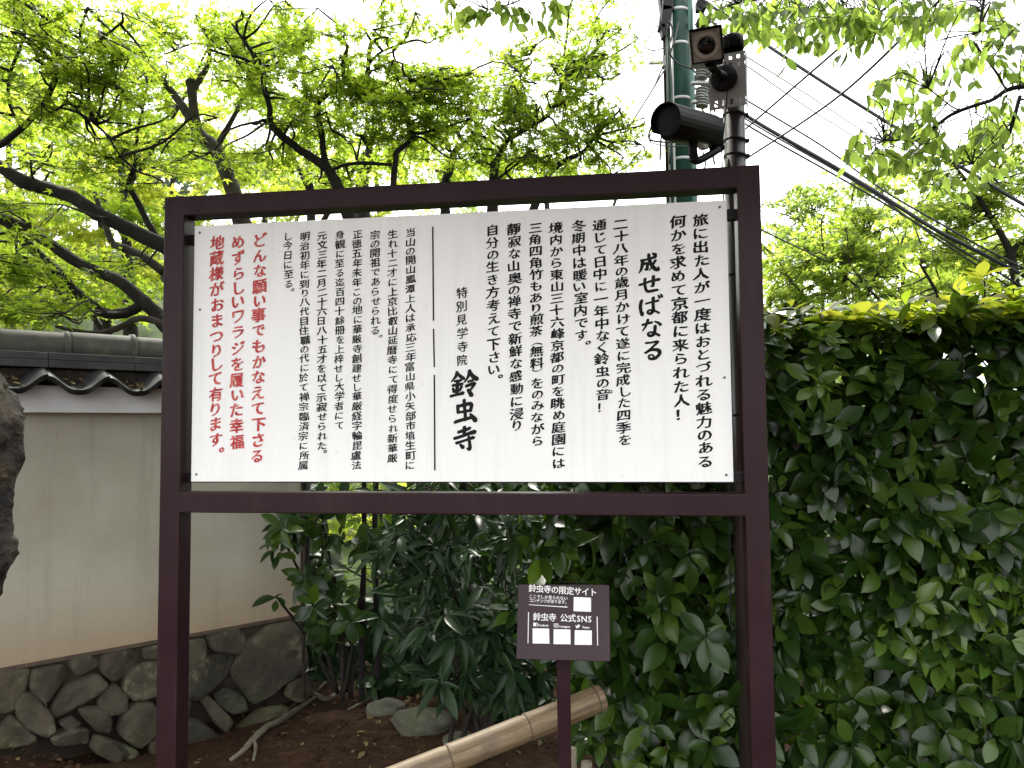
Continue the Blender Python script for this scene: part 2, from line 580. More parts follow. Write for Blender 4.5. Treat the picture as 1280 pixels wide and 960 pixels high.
def ground_mat():
    m, t, b = new_mat('bare_soil')
    n = noise_node(t, 1.2, 10, 0.65)
    n2 = noise_node(t, 14, 12, 0.75)
    n3 = noise_node(t, 0.7, 6)
    soil = ramp(t, n2.outputs['Fac'], [(0.3, (.018, .0085, .004)), (0.5, (.046, .0225, .011)), (0.7, (.090, .047, .025))])
    mk = ramp(t, n3.outputs['Fac'], [(0.58, (0, 0, 0)), (0.70, (.7, .7, .7))])
    c = mixc(t, mk.outputs[0], soil.outputs[0], (.045, .055, .020))
    # beyond the wall and the hedge the soil is grown over with grass
    tc = t.nodes.new('ShaderNodeTexCoord'); sep = t.nodes.new('ShaderNodeSeparateXYZ')
    t.links.new(tc.outputs['Object'], sep.inputs[0])
    ad = t.nodes.new('ShaderNodeMath'); ad.operation = 'MULTIPLY_ADD'
    t.links.new(n.outputs['Fac'], ad.inputs[0]); ad.inputs[1].default_value = 3.0
    t.links.new(sep.outputs['Y'], ad.inputs[2])
    mr = t.nodes.new('ShaderNodeMapRange')
    mr.inputs[1].default_value = 6.8; mr.inputs[2].default_value = 8.2
    t.links.new(ad.outputs[0], mr.inputs[0])
    gr = ramp(t, n2.outputs['Fac'], [(0.3, (.014, .026, .006)), (0.6, (.035, .055, .012)), (0.75, (.06, .08, .02))])
    c = mixc(t, mr.outputs[0], c, gr.outputs[0])
    t.links.new(c, b.inputs['Base Color'])
    b.inputs['Roughness'].default_value = 0.95
    b.inputs['Specular IOR Level'].default_value = 0.15
    bump(t, b, n2.outputs['Fac'], 1.0, 0.03)
    return m


M['soil'] = ground_mat()

# ------------------------------------------------------------------ ground (one sheet to the horizon)
def ground_z(x, y):
    z = 0.018 * np.sin(3.1 * x + 1.3) * np.sin(2.7 * y) + 0.012 * np.sin(7.3 * x + 2 * y) * np.cos(6.1 * y - x)
    z = z + 0.10 * np.exp(-(((x - 0.3) / 1.0) ** 2 + ((y - 5.0) / 0.8) ** 2))
    wd = (x + 2.664) * 0.655 - (y - 4.0) * 0.756       # distance in front of the wall
    z = z - 0.17 * np.exp(-((wd - 0.1) / 0.55) ** 2) * np.clip((0.2 - x) / 1.2, 0, 1)
    z = z + 0.26 * np.exp(-(((x + 2.35) / 0.42) ** 2 + ((y - 3.55) / 0.30) ** 2))
    d = np.hypot(x, y)
    h = np.clip((y - 11 - 0.25 * x) / 40, 0, 1)
    h = h * h * (3 - 2 * h)
    z = z + h * 9.0 * np.clip(1.15 - (x + 10) / 60, 0.1, 1.3)
    return z


def build_ground():
    n = 220
    s = np.linspace(-1, 1, n)
    k = 5.2
    q = np.sinh(k * s) / math.sinh(k)
    X = q * 700
    Y = q * 700 + 3.5
    gx, gy = np.meshgrid(X, Y, indexing='ij')
    gz = ground_z(gx, gy)
    V = np.stack([gx, gy, gz], -1).reshape(-1, 3)
    i, j = np.meshgrid(np.arange(n - 1), np.arange(n - 1), indexing='ij')
    a = (i * n + j).ravel()
    F = np.stack([a, a + n, a + n + 1, a + 1], 1)
    o = link('ground', np_mesh('ground', V, [F]), M['soil'], None, True)
    tag(o, 'bare brown soil in front of the wall, running back to the wooded slope', 'ground', kind='structure')


build_ground()

# ------------------------------------------------------------------ the plastered wall with its tiled coping
PB0 = at(0, 836, 4.0)
zb = PB0[2]
lo, hi = 4.0, 8.0
for _ in range(40):
    mid = (lo + hi) / 2
    if at(376, 768, mid)[2] > zb: lo = mid
    else: hi = mid
PB1 = at(376, 768, lo)
dw = unit(np.array([PB1[0] - PB0[0], PB1[1] - PB0[1], 0]))
nw = np.array([dw[1], -dw[0], 0])          # towards the viewer
SW1 = np.linalg.norm((PB1 - PB0)[:2])      # right end, s = 0 at the photo's left edge
SW0 = -3.2
WALL0 = np.array([PB0[0], PB0[1], 0])


def wp(s, o, z):
    return WALL0 + dw * s + nw * o + np.array([0, 0, z])


def wall_hit(u, v, o):
    d = ray(u, v)
    p0 = WALL0 + nw * o
    t = ((p0 - EYE) @ nw) / (d @ nw)
    P = EYE + d * t
    return (P - WALL0) @ dw, P[2]


z_corn0 = wall_hit(120, 516, 0.10)[1]
z_corn1 = wall_hit(120, 486, 0.10)[1]
z_eave = wall_hit(106, 486, 0.23)[1]
z_nos0 = wall_hit(60, 459, 0.13)[1]
z_nos1 = wall_hit(60, 440, 0.13)[1]
z_rid = wall_hit(60, 413, 0.0)[1]
wall = empty('plaster_wall', wp(0, 0, 0), 'cream plaster wall on rubble stones with dark tiled coping left of the signboard', 'wall')
AX, AY, AZ = dw, nw, np.array([0, 0, 1.0])


def wbox(name, s0, s1, o0, o1, z0, z1, m, bev=0.004, parent=wall):
    bm = bmesh.new()
    frame_box(bm, wp((s0 + s1) / 2, (o0 + o1) / 2, (z0 + z1) / 2), AX, AY, AZ, (s1 - s0) / 2, abs(o1 - o0) / 2, (z1 - z0) / 2, bev)
    return bm_obj(name, bm, m, parent)


wbox('plaster_panel', SW0, SW1, -0.26, 0.0, zb, z_corn1 - 0.004, M['plaster'], 0.006)
wbox('cornice', SW0, SW1 + 0.03, -0.34, 0.10, z_corn0, z_corn1 + 0.012, M['white_plaster'], 0.005)
wbox('stone_backing', SW0, SW1 + 0.02, -0.28, -0.02, -0.3, zb - 0.003, M['mortar'], 0.01)
wbox('sill_strip', SW0, SW1 + 0.012, -0.27, 0.010, zb - 0.016, zb + 0.004, mat_noise('brown_sill_wood', [(0.3, (.06, .04, .03)), (0.7, (.11, .08, .055))], 12, 0.8, 0.2), 0.002)
wbox('end_post', SW1 + 0.003, SW1 + 0.05, -0.25, 0.012, zb + 0.006, z_corn0 - 0.003, mat_noise('end_post_wood', [(0.3, (.05, .035, .025)), (0.7, (.10, .07, .045))], 10, 0.8, 0.2), 0.004)
for k, (o1, za, zc) in enumerate([(0.125, z_nos0, (z_nos0 + z_nos1) / 2), (0.105, (z_nos0 + z_nos1) / 2 + 0.003, z_nos1)]):
    s = SW0
    while s < SW1 + 0.02:
        e = min(s + 0.42, SW1 + 0.05)
        wbox('course_tile', s + 0.0015, e - 0.0015, -o1 - 0.1, o1, za, zc, M['tile'], 0.003)
        s += 0.42
# half-round ridge tiles
rr = (z_rid - z_nos1) * 0.62
s = SW0 + 0.12
rid_c = z_rid - rr
while s < SW1 - 0.05:
    bm = bmesh.new()
    L = 0.335
    prof = [(0.0, 0), (rr * 0.93, 0.0), (rr * 0.98, 0.004), (rr, 0.02), (rr, L - 0.03), (rr * 1.0, L - 0.028), (rr * 1.12, L - 0.024), (rr * 1.13, L - 0.004), (rr * 1.08, L), (0.0, L)]
    lathe(bm, wp(s, -0.03, rid_c + rng.normal() * 0.002), dw, prof, 28)
    bm_obj('ridge_tile', bm, M['tile_ridge'], wall, True)
    s += L + 0.001


def pantile(s0, wdt, front):
    """An S-shaped coping tile seen from its drooping front edge."""
    ns, no = 26, 7
    th = 0.020
    V = []; F = []
    oa, ob = (0.24, 0.02) if front else (-0.30, -0.08)
    for lay in (0, 1):
        for j in range(no):
            f = j / (no - 1)
            o = oa + (ob - oa) * f
            for i in range(ns):
                t = i / (ns - 1)
                prof = 0.036 * (2 * ((1 + math.cos(2 * math.pi * t)) / 2) ** 1.4 - 1) + 0.009 * (t - 0.5)
                z = z_eave + 0.030 + prof + 0.075 * f - (th if lay else 0)
                if j == 0 and lay: z -= 0.008
                V.append(wp(s0 + wdt * t, o, z))
    n = ns * no
    for lay in (0, 1):
        for j in range(no - 1):
            for i in range(ns - 1):
                a = lay * n + j * ns + i
                F.append((a, a + 1, a + ns + 1, a + ns))
    def rim(idx):
        for a, b in zip(idx[:-1], idx[1:]): F.append((a, b, b + n, a + n))
    rim(list(range(ns))); rim(list(range((no - 1) * ns, no * ns)))
    rim([j * ns for j in range(no)]); rim([j * ns + ns - 1 for j in range(no)])
    me = np_mesh('roof_tile', np.array(V), [np.array(F)])
    o = link('roof_tile', me, M['tile'], wall, True)
    return o


s_ref = wall_hit(60, 474, 0.23)[0]
TW = wall_hit(137, 476, 0.23)[0] - s_ref
k0 = int((SW0 - s_ref) / TW)
for k in range(k0, int((SW1 - s_ref) / TW) + 1):
    if s_ref + k * TW + TW > SW1 + 0.12: continue
    pantile(s_ref + k * TW, TW * 0.998, True)
    pantile(s_ref + k * TW, TW * 0.998, False)
# the clay bed under the tiles
wbox('tile_bed', SW0, SW1 + 0.02, -0.2, 0.06, z_corn1 + 0.014, z_nos0 - 0.004, M['mortar'], 0.01)

# the rubble stones (outline of each stone on the wall's base, seen from the front)
ST = [[(0,425),(95,415),(85,470),(50,540),(0,560),(-90,520),(-90,430)], [(100,420),(215,400),(220,440),(150,530),(95,480)],
      [(235,375),(330,365),(325,410),(250,435),(230,405)], [(340,365),(465,345),(455,410),(370,455),(330,420)],
      [(70,490),(110,490),(165,560),(170,600),(140,625),(55,590),(45,530)], [(160,540),(220,460),(320,425),(350,460),(300,500),(180,570)],
      [(320,490),(370,455),(410,490),(405,545),(340,555),(315,525)], [(405,440),(440,405),(520,380),(545,420),(530,490),(430,510),(400,480)],
      [(0,590),(30,560),(105,620),(110,645),(0,660),(-70,640)], [(180,580),(230,560),(260,580),(210,605)],
      [(250,535),(330,530),(358,565),(350,610),(310,610),(260,560)], [(390,550),(440,510),(500,520),(505,610),(440,660),(375,610)],
      [(300,615),(405,650),(370,705),(280,660)], [(155,620),(230,590),(280,600),(275,650),(160,645)],
      [(400,690),(470,680),(495,710),(440,745),(390,735)], [(515,500),(560,480),(620,500),(600,570),(520,590)],
      [(560,330),(685,312),(680,375),(630,400),(560,390)], [(690,302),(812,274),(820,330),(790,365),(700,350)],
      [(590,420),(700,365),(775,370),(740,440),(640,505),(580,490)], [(825,322),(900,272),(985,258),(1000,400),(930,450),(880,490),(820,515),(760,420),(790,370)],
      [(645,500),(680,495),(740,560),(715,600),(690,580)], [(700,490),(740,470),(785,490),(790,530),(740,545),(705,520)],
      [(540,600),(625,560),(715,630),(640,680),(540,680)], [(745,600),(830,535),(920,520),(935,560),(880,620),(745,628)],
      [(474,346),(545,330),(545,372),(476,384)], [(510,620),(600,690),(560,760),(480,720)],
      [(360,630),(440,665),(400,690),(380,670)], [(940,450),(1000,420),(1020,470),(960,510),(925,490)],
      [(120,455),(150,535),(110,485)], [(470,640),(510,620),(510,680),(470,672)]]
for q in range(-8, 0):          # the base carries on to the left, outside the photo
    for row in range(3):
        cx0, cy0 = q * 118 - 40 + row * 40, 470 + row * 78 - q * 22
        ST.append([(cx0 + 56 * math.cos(a) * rng.uniform(.85, 1.05), cy0 + 36 * math.sin(a) * rng.uniform(.85, 1.05)) for a in np.arange(7) * 2 * math.pi / 7])


def stones():
    bm = bmesh.new()
    for poly in ST:
        P = [np.array(wall_hit(x / 2.6667, 680 + y / 2.6667, 0.0)) for x, y in poly]
        P = np.array(P)
        # round the outline
        for _ in range(2):
            Q = []
            for i in range(len(P)):
                a, b = P[i], P[(i + 1) % len(P)]
                Q += [a * 0.86 + b * 0.14, a * 0.14 + b * 0.86]
            P = np.array(Q)
        c = P.mean(0)
        P = c + (P - c) * 1.065
        size = math.sqrt(max(np.ptp(P[:, 0]) * np.ptp(P[:, 1]), 1e-4))
        bulge = 0.05 + 0.16 * size * rng.uniform(0.7, 1.1)
        bulge = min(bulge, 0.06)
        tilt = rng.normal(size=2) * 0.25
        ph = rng.uniform(0, 6, 4)
        rings = []
        levels = [(1.0, -0.06), (1.0, 0.2), (0.985, 0.55), (0.94, 0.82), (0.86, 0.94), (0.70, 1.0), (0.5, 1.02), (0.25, 1.02)]
        for sc_, h in levels:
            ring = []
            for p in P:
                q = c + (p - c) * sc_
                lump = 0.010 * math.sin(38 * q[0] + ph[0]) * math.sin(33 * q[1] + ph[1]) + 0.006 * math.sin(80 * q[0] + ph[2]) * math.sin(71 * q[1] + ph[3])
                batter = max(zb - q[1], 0) * 0.30
                o = bulge * h + (tilt @ (q - c)) * max(h, 0) + (lump if h > 0.3 else 0) + batter - 0.035
                ring.append(bm.verts.new(Vector(wp(q[0], o, q[1]))))
            rings.append(ring)
        n = len(P)
        for a, b in zip(rings[:-1], rings[1:]):
            for k in range(n):
                bm.faces.new([a[k], a[(k + 1) % n], b[(k + 1) % n], b[k]])
        bm.faces.new(rings[-1])
    return bm


bm_obj('stone_base', stones(), M['stone'], wall, True)

# ------------------------------------------------------------------ the big signboard
YAW = -0.139975
SGN = np.array([-0.211257, 2.543650, 1.6 + 0.270947])
sd_ = np.array([math.cos(YAW), math.sin(YAW), 0]); sn_ = np.array([math.sin(YAW), -math.cos(YAW), 0]); sz_ = np.array([0, 0, 1.0])
PH = 0.895 / 2; PW = 0.91


def sp_(x, o, z):
    return SGN + sd_ * x + sn_ * o + sz_ * z


def sign_hit(u, v, o=0.0):
    d = ray(u, v)
    p0 = SGN + sn_ * o
    t = ((p0 - EYE) @ sn_) / (d @ sn_)
    P = EYE + d * t - SGN
    return P @ sd_, P[2]


sign = empty('signboard', (SGN[0], SGN[1], 0), 'large white signboard with black and red brush writing in a dark brown frame', 'signboard')


def sbox(name, x0, x1, o0, o1, z0, z1, m, bev=0.004, parent=sign):
    bm = bmesh.new()
    frame_box(bm, sp_((x0 + x1) / 2, (o0 + o1) / 2, (z0 + z1) / 2), sd_, -sn_, sz_, (x1 - x0) / 2, abs(o1 - o0) / 2, (z1 - z0) / 2, bev)
    return bm_obj(name, bm, m, parent)


FO, FB = 0.030, -0.046
LX0 = sign_hit(205.6, 246.3, FO)[0]; LX1 = sign_hit(229.8, 268.8, FO)[0]
RX1 = sign_hit(949.8, 205.3, FO)[0]; RX0 = sign_hit(921.3, 235, FO)[0]
TZ1 = (sign_hit(205.6, 246.3, FO)[1] + sign_hit(949.8, 205.3, FO)[1]) / 2
TZ0 = (sign_hit(229.8, 268.8, FO)[1] + sign_hit(921.3, 235, FO)[1]) / 2
BZ1 = (sign_hit(230, 614.5, FO)[1] + sign_hit(930, 618.6, FO)[1]) / 2
BZ0 = (sign_hit(230, 640, FO)[1] + sign_hit(930, 646.8, FO)[1]) / 2
sbox('post', LX0, LX1, FO, FB, -SGN[2] - 0.15, TZ1, M['frame'])
sbox('post', RX0, RX1, FO, FB, -SGN[2] - 0.15, TZ1, M['frame'])
sbox('top_rail', LX1 - 0.003, RX0 + 0.003, FO - 0.0006, FB + 0.0006, TZ0, TZ1 - 0.0006, M['frame'])
sbox('bottom_rail', LX1 - 0.003, RX0 + 0.003, FO - 0.0006, FB + 0.0006, BZ0, BZ1, M['frame'])
panel = sbox('panel', -PW, PW, 0.0, -0.012, -PH, PH, M['panel'], 0.0015)
sbox('bounce_block_sheet', -PW + 0.002, PW - 0.002, -0.041, -0.0435, -PH + 0.004, PH - 0.004, M['frame'], 0.0008)  # unseen dark sheet added to stop sunlight bouncing onto the wall
for z0 in (PH - 0.060, -PH - 0.004):
    sbox('cross_tube', LX1 - 0.002, RX0 + 0.002, -0.0135, -0.040, z0, z0 + 0.034, M['dark_tube'], 0.002)
for x0 in (-0.88, -0.30, 0.30, 0.85):
    sbox('back_batten', x0, x0 + 0.03, -0.0135, -0.035, -PH + 0.031, PH - 0.061, M['dark_tube'], 0.002)
for sx, sz in ((-0.89, PH - 0.025), (-0.885, 0.15), (-0.89, -PH + 0.025), (0.888, PH - 0.022), (0.888, -PH + 0.022), (0.89, -0.12)):
    bm = bmesh.new()
    lathe(bm, sp_(sx, 0.0, sz), sn_, [(0.0045, -0.001), (0.0045, 0.0015), (0.003, 0.0028), (0, 0.003)], 12)
    bm_obj('screw', bm, M['screw'], panel, True)

# --- brush lettering -------------------------------------------------------
_cu = bpy.data.curves.new('glyph_source', 'FONT')
_cu.resolution_u = 2
_co = bpy.data.objects.new('glyph_source', _cu)
COL.objects.link(_co)
_cache = {}


BRUSH = {
 '成': [[(22,34,9),(50,30,7),(80,26,10)],[(28,34,10),(27,55,9),(20,78,7),(8,95,3)],[(30,54,8),(46,51,8),(46,66,8),(42,80,8),(34,76,3)],[(50,8,8),(53,30,10),(62,58,10),(78,84,11),(90,92,9),(91,76,3)],[(80,44,9),(70,64,7),(52,86,3)],[(68,8,6),(80,18,10)]],
 'せ': [[(8,44,8),(45,38,7),(92,32,10)],[(66,12,9),(67,40,9),(64,62,8),(54,60,3)],[(30,18,9),(30,50,9),(34,78,9),(50,86,9),(82,84,8)]],
 'ば': [[(14,14,9),(10,45,9),(13,88,8),(20,72,3)],[(34,36,7),(60,34,7),(84,30,9)],[(62,12,9),(63,45,8),(62,74,9),(50,88,9),(38,80,7),(46,70,7),(64,76,7),(84,90,8)],[(82,4,5),(88,16,8)],[(93,0,5),(99,12,8)]],
 'な': [[(12,30,8),(34,28,7),(52,24,9)],[(36,8,9),(28,36,8),(14,60,4)],[(64,20,6),(78,28,8),(90,40,9)],[(66,42,9),(66,66,9),(62,84,9),(46,90,9),(38,80,7),(50,72,7),(68,80,8),(86,92,8)]],
 'る': [[(24,16,8),(50,14,7),(74,10,8),(56,34,7),(22,66,7),(48,50,8),(76,52,10),(84,72,10),(68,92,9),(44,92,8),(42,78,6),(56,76,6),(64,86,5)]],
 '鈴': [[(26,4,8),(20,18,7),(4,36,4)],[(26,8,6),(38,20,8),(50,28,8)],[(16,36,6),(38,33,7)],[(10,52,7),(44,48,8)],[(27,36,8),(27,84,8)],[(12,62,6),(17,74,8)],[(42,58,7),(36,72,5)],[(4,90,8),(28,85,7),(50,80,9)],[(74,4,9),(66,24,7),(50,42,4)],[(74,8,7),(84,26,9),(99,40,10)],[(66,42,6),(84,40,7)],[(60,58,8),(88,54,9),(84,66,7),(76,76,5)],[(68,72,7),(76,84,9),(82,96,10)]],
 '虫': [[(24,26,9),(23,54,8)],[(24,28,7),(76,22,10),(74,50,8)],[(26,52,7),(72,46,8)],[(49,4,9),(50,40,9),(50,82,9)],[(10,88,9),(48,80,8),(84,74,8)],[(72,62,7),(82,76,10),(92,90,11)]],
 '寺': [[(26,18,8),(72,13,9)],[(48,2,9),(49,34,9)],[(8,40,9),(50,34,8),(92,30,11)],[(14,60,8),(50,55,7),(86,51,10)],[(66,44,8),(67,70,9),(66,92,10),(54,86,4)],[(30,68,6),(40,80,10)]],
}


def brush_glyph(ch):
    """The big heading characters, stroke by stroke with a swelling brush line."""
    V = []; F = []
    for q, st in enumerate(BRUSH[ch]):
        A = np.array(st, float)
        C = catmull(A, 5)
        P, W = C[:, :2], np.maximum(C[:, 2], 2.0) * 0.80
        T = np.gradient(P, axis=0); T /= np.linalg.norm(T, axis=1)[:, None] + 1e-9
        # blunt slanted entry, tapered exit
        P = np.vstack([P[0] - T[0] * W[0] * 0.75, P, P[-1] + T[-1] * W[-1] * 0.8])
        T = np.vstack([T[0], T, T[-1]])
        W = np.concatenate([[W[0] * 0.45], W, [W[-1] * 0.25]])
        N = np.stack([-T[:, 1], T[:, 0]], 1)
        b0 = len(V)
        for p, n_, w_ in zip(P, N, W):
            for s_ in (1, -1):
                x, y = p + n_ * w_ * s_
                V.append((x / 100, 0.86 - y / 100, 0.0012 * q))
        for k in range(len(P) - 1):
            a = b0 + 2 * k
            F.append((a, a + 1, a + 3, a + 2))
    return np.array(V), F


def glyph(ch, off):
    if off == 'brush': return brush_glyph(ch)
    key = (ch, off)
    if key not in _cache:
        _cu.body = ch
        _cu.offset = off
        dg = bpy.context.evaluated_depsgraph_get()
        dg.update()
        me = bpy.data.meshes.new_from_object(_co.evaluated_get(dg), depsgraph=dg)
        v = np.array([q.co[:] for q in me.vertices])
        f = [tuple(p.vertices) for p in me.polygons]
        bpy.data.meshes.remove(me)
        _cache[key] = (v, f)
    return _cache[key]


def write(name, items, mapper, m, parent, off=0.012, nib=0.022, shear=0.13, wob=0.018, center=True):
    """items: (char, x, y, size) in sign coordinates; mapper(x, y, depth) -> world."""
    V = []; F = []
    for it in items:
        ch, cx, cz, size = it[:4]
        ky = it[4] if len(it) > 4 else 1.0
        v, f = glyph(ch, off)
        if len(v) == 0: continue
        x = v[:, 0].copy(); y = v[:, 1].copy()
        if center:
            mxx, mxy = (x.min() + x.max()) / 2, (y.min() + y.max()) / 2
            x -= 0.5 if ord(ch) > 127 else mxx
            y -= 0.36
        y = y + shear * x
        p = rng.uniform(0, 6.28, 4)
        x2 = x + wob * np.sin(5.2 * y + p[0]) + wob * .5 * np.sin(11 * x + p[1])
        y2 = y + wob * np.sin(5.5 * x + p[2]) + wob * .5 * np.sin(12 * y + p[3])
        a = rng.normal() * 0.02 if wob else 0
        x3 = x2 * math.cos(a) - y2 * math.sin(a); y3 = x2 * math.sin(a) + y2 * math.cos(a)
        copies = ((0, 0, 0),) if nib == 0 else [(nib * q, nib * 0.62 * q, 0.00012 * (i + 1)) for i, q in enumerate((-1, -.5, 0, .5, 1))]
        for dx, dy, dz in copies:
            base = len(V)
            for xx, yy, zz in zip(x3 + dx, y3 + dy, v[:, 2]):
                V.append(mapper(cx + xx * size, cz + yy * size * ky, 0.0012 + dz + zz * 0.05))
            F += [tuple(i + base for i in q) for q in f]
    me = bpy.data.meshes.new(name)
    me.from_pydata([tuple(q) for q in V], [], F)
    return link(name, me, m, parent)


def smap(x, z, o):
    return sp_(x, o, z)


SMALL = '。、'
VERT = {'（': '\ufe35', '）': '\ufe36'}


def column(text, ut, vt, ub, vb, size_px, m, off=0.012, nib=0.022, name='text_column'):
    x0, z0 = sign_hit(ut, vt); x1, z1 = sign_hit(ub, vb)
    n = len(text)
    span = z0 - z1
    wts = np.array([0.55 if c in SMALL else (0.72 if c in '（）' else (0.85 if c in 'しくりいのと' else 1.0)) for c in text])
    ppos = np.cumsum(wts) - wts / 2
    pit = span / wts.sum()
    size = size_px / 370.0 * 0.001 * 1000 / 1.0
    items = []
    for i, c in enumerate(text):
        f = ppos[i] / wts.sum()
        cx = x0 + (x1 - x0) * f + rng.normal() * 0.0012
        cz = z0 - ppos[i] * pit
        s = size * rng.uniform(0.96, 1.05)
        if '\u3040' <= c <= '\u30ff': s *= 0.97
        if c in SMALL:
            cx += size * 0.75; cz += size * 0.45
        if c in '（）': s *= 0.8
        items.append((VERT.get(c, c), cx, cz, s, min(1.0, 0.97 * pit / size)))
    return write(name, items, smap, m, panel, off, nib)


# right half, from right to left: photo position of the top and bottom of each column
K = M['ink']
column('旅に出た人が一度はおとづれる魅力のある', 875, 267, 882, 586, 19.5, K, .001, .036)
column('何かを求めて京都に来られた人！', 847, 269, 852, 527, 19.5, K, .001, .036)
column('成せばなる', 810, 315, 815, 451, 29, K, 'brush', 0)
column('二十八年の歳月かけて遂に完成した四季を', 776, 273, 781, 558, 17.5, K, .000, .034)
column('通じて日中に一年中なく鈴虫の音！', 749, 274, 754, 517, 17.5, K, .000, .034)
column('冬期中は暖い室内です。', 723, 275, 727, 436, 17.5, K, .000, .034)
column('境内から東山三十六峰京都の町を眺め庭園には', 695, 278, 699, 587, 17, K, .000, .034)
column('三角四角竹もあり煎茶（無料）をのみながら', 669, 278, 672, 559, 17, K, .000, .034)
column('靜寂な山奥の禅寺で新鮮な感動に浸り', 642, 279, 646, 539, 17, K, .000, .034)
column('自分の生き方考えて下さい。', 615, 280, 618, 478, 17, K, .000, .034)
column('ね', 762, 485, 762, 494, 6, K, .012, .02)
column('特別見学寺院', 577, 358, 578, 459, 14, K, .000, .022)
column('鈴虫寺', 580, 463, 582, 566, 32, K, 'brush', 0)
# left half
column('当山の開山鳳潭上人は承応三年富山県小矢部市埴生町に', 513, 285, 513, 588, 13.5, K, -.002, .028)
column('生れ十二才に上京比叡山延暦寺にて得度せられ新華厳', 491, 287, 491, 579, 13.5, K, -.002, .028)
column('宗の開祖であらせられる。', 469, 288, 470, 426, 13.5, K, -.002, .028)
column('正徳五年未年この地に華厳寺創建せし華厳経字輪毘盧法', 447, 287, 446, 588, 13.5, K, -.002, .028)
column('身観に至る迄百四十餘冊を上梓せし大学者にて', 425, 288, 424, 538, 13.5, K, -.002, .028)
column('元文三年二月二十六日八十五才を以て示寂せられた。', 403, 289, 402, 570, 13.5, K, .001, .031)
column('明治初年に到り八代目住職の代に於て禅宗臨済宗に所属', 381, 290, 380, 588, 13.5, K, -.002, .028)
column('し今日に至る。', 360, 291, 361, 368, 13.5, K, -.002, .028)
RD = M['red']
column('どんな願い事でもかなえて下さる', 325, 291, 322, 580, 20, RD, .003, .036)
column('めずらしいワラジを履いた幸福', 298, 293, 296, 563, 20, RD, .003, .036)
column('地蔵様がおまつりして有ります。', 272, 294, 269, 571, 20, RD, .003, .036)
for (u0, v0, u1, v1) in ((541, 283.5, 542, 401), (542, 411, 543, 459), (543, 468.5, 543.6, 588)):
    xa, za = sign_hit(u0, v0); xb, zc = sign_hit(u1, v1)
    bm = bmesh.new()
    hw = 0.0026
    vs = [bm.verts.new(Vector(sp_(x, 0.0012, z))) for x, z in ((xa - hw, za), (xa + hw, za), (xb + hw, zc), (xb - hw, zc))]
    bm.faces.new(vs)
    bm_obj('divider_line', bm, M['ink'], panel)

# ------------------------------------------------------------------ small plum-brown sign on its own stake
QA, QT, QR_, QH, QW = -0.26, 0.30, 0.040, 0.231, 0.30
QC = np.array([0.1555, 2.50, 1.6 - 0.6225])
_d = np.array([math.cos(QA), math.sin(QA), 0]); _n = np.array([math.sin(QA), -math.cos(QA), 0])
_e = sz_ * math.cos(QT) - _n * math.sin(QT)
qd = _d * math.cos(QR_) + _e * math.sin(QR_); qe = -_d * math.sin(QR_) + _e * math.cos(QR_)
qn = np.cross(qd, qe)


def qp(x, y, o):
    return QC + qd * x + qe * y + qn * o


QSC = np.array([QC[0], QC[1], 0])
qs = empty('notice_stake', QSC, 'small plum brown notice board with white lettering on a stake before the bamboo', 'notice sign')
bm = bmesh.new()
frame_box(bm, qp(0, 0, -0.006), qd, qe, qn, QW / 2, QH / 2, 0.006, 0.0015)
qboard = bm_obj('board', bm, M['qr_board'], qs)
bm = bmesh.new()
frame_box(bm, (QC[0] + 0.003, QC[1] + 0.045, QC[2] / 2 - 0.02), (1, 0, 0), (0, 1, 0), (0, 0, 1), 0.021, 0.021, QC[2] / 2 + 0.06, 0.003)
bm_obj('stake', bm, M['frame'], qs)


def qmap(x, y, o):
    return qp(x, y, o * 0.5 + 0.0002)


def qpix(x, y):
    """zoomed photo coordinates (x, y) of the board's face -> board coordinates."""
    # bilinear inverse by a short search on the four seen corners
    tl, tr, br, bl = np.array([185, 262.]), np.array([838, 240.]), np.array([850, 830.]), np.array([148, 788.])
    a = b = 0.5
    for _ in range(30):
        p = (tl * (1 - a) + tr * a) * (1 - b) + (bl * (1 - a) + br * a) * b
        e = np.array([x, y]) - p
        J = np.stack([((tr - tl) * (1 - b) + (br - bl) * b), ((bl - tl) * (1 - a) + (br - tr) * a)], 1)
        s_ = np.linalg.solve(J, e)
        a += s_[0]; b += s_[1]
    return (a - 0.5) * QW, (0.5 - b) * QH


def row(text, xl, yl, xr, yr, size, name='text_line', off=0.006, nib=0.010):
    x0, y0 = qpix(xl, yl); x1, y1 = qpix(xr, yr)
    latin = all(ord(c) < 128 for c in text)
    wts = np.array([0.5 if c == ' ' else (0.70 if ord(c) < 128 else 1.0) for c in text])
    if latin: wts = np.array([0.3 if c in 'itrfl' else 0.55 for c in text])
    pos = (np.cumsum(wts) - wts / 2) / wts.sum()
    items = []
    for c, f in zip(text, pos):
        if c == ' ': continue
        x = x0 + (x1 - x0) * f; y = y0 + (y1 - y0) * f
        items.append((c, x, y, size))
    write(name, items, qmap, M['white_print'], qboard, off, nib, 0.0, 0.0)


row('鈴虫寺の限定サイト', 262, 285, 755, 305, 0.0265)
row('ここでしか見られない', 262, 345, 545, 355, 0.0128)
row('コンテンツがあります。', 262, 375, 552, 384, 0.0128)
row('鈴虫寺 公式SNS', 287, 493, 722, 510, 0.0265)
row('Facebook', 325, 553, 400, 556, 0.0095, off=0.012)
row('Instagram', 478, 563, 557, 566, 0.0095, off=0.012)
row('Twitter', 648, 570, 702, 573, 0.0095, off=0.012)


def qpoly(name, pts, m=None, o=0.0009):
    bm = bmesh.new()
    bm.faces.new([bm.verts.new(Vector(qp(*qpix(*p), o))) for p in pts])
    bmesh.ops.triangulate(bm, faces=bm.faces)
    return bm_obj(name, bm, m or M['white_print'], qboard)


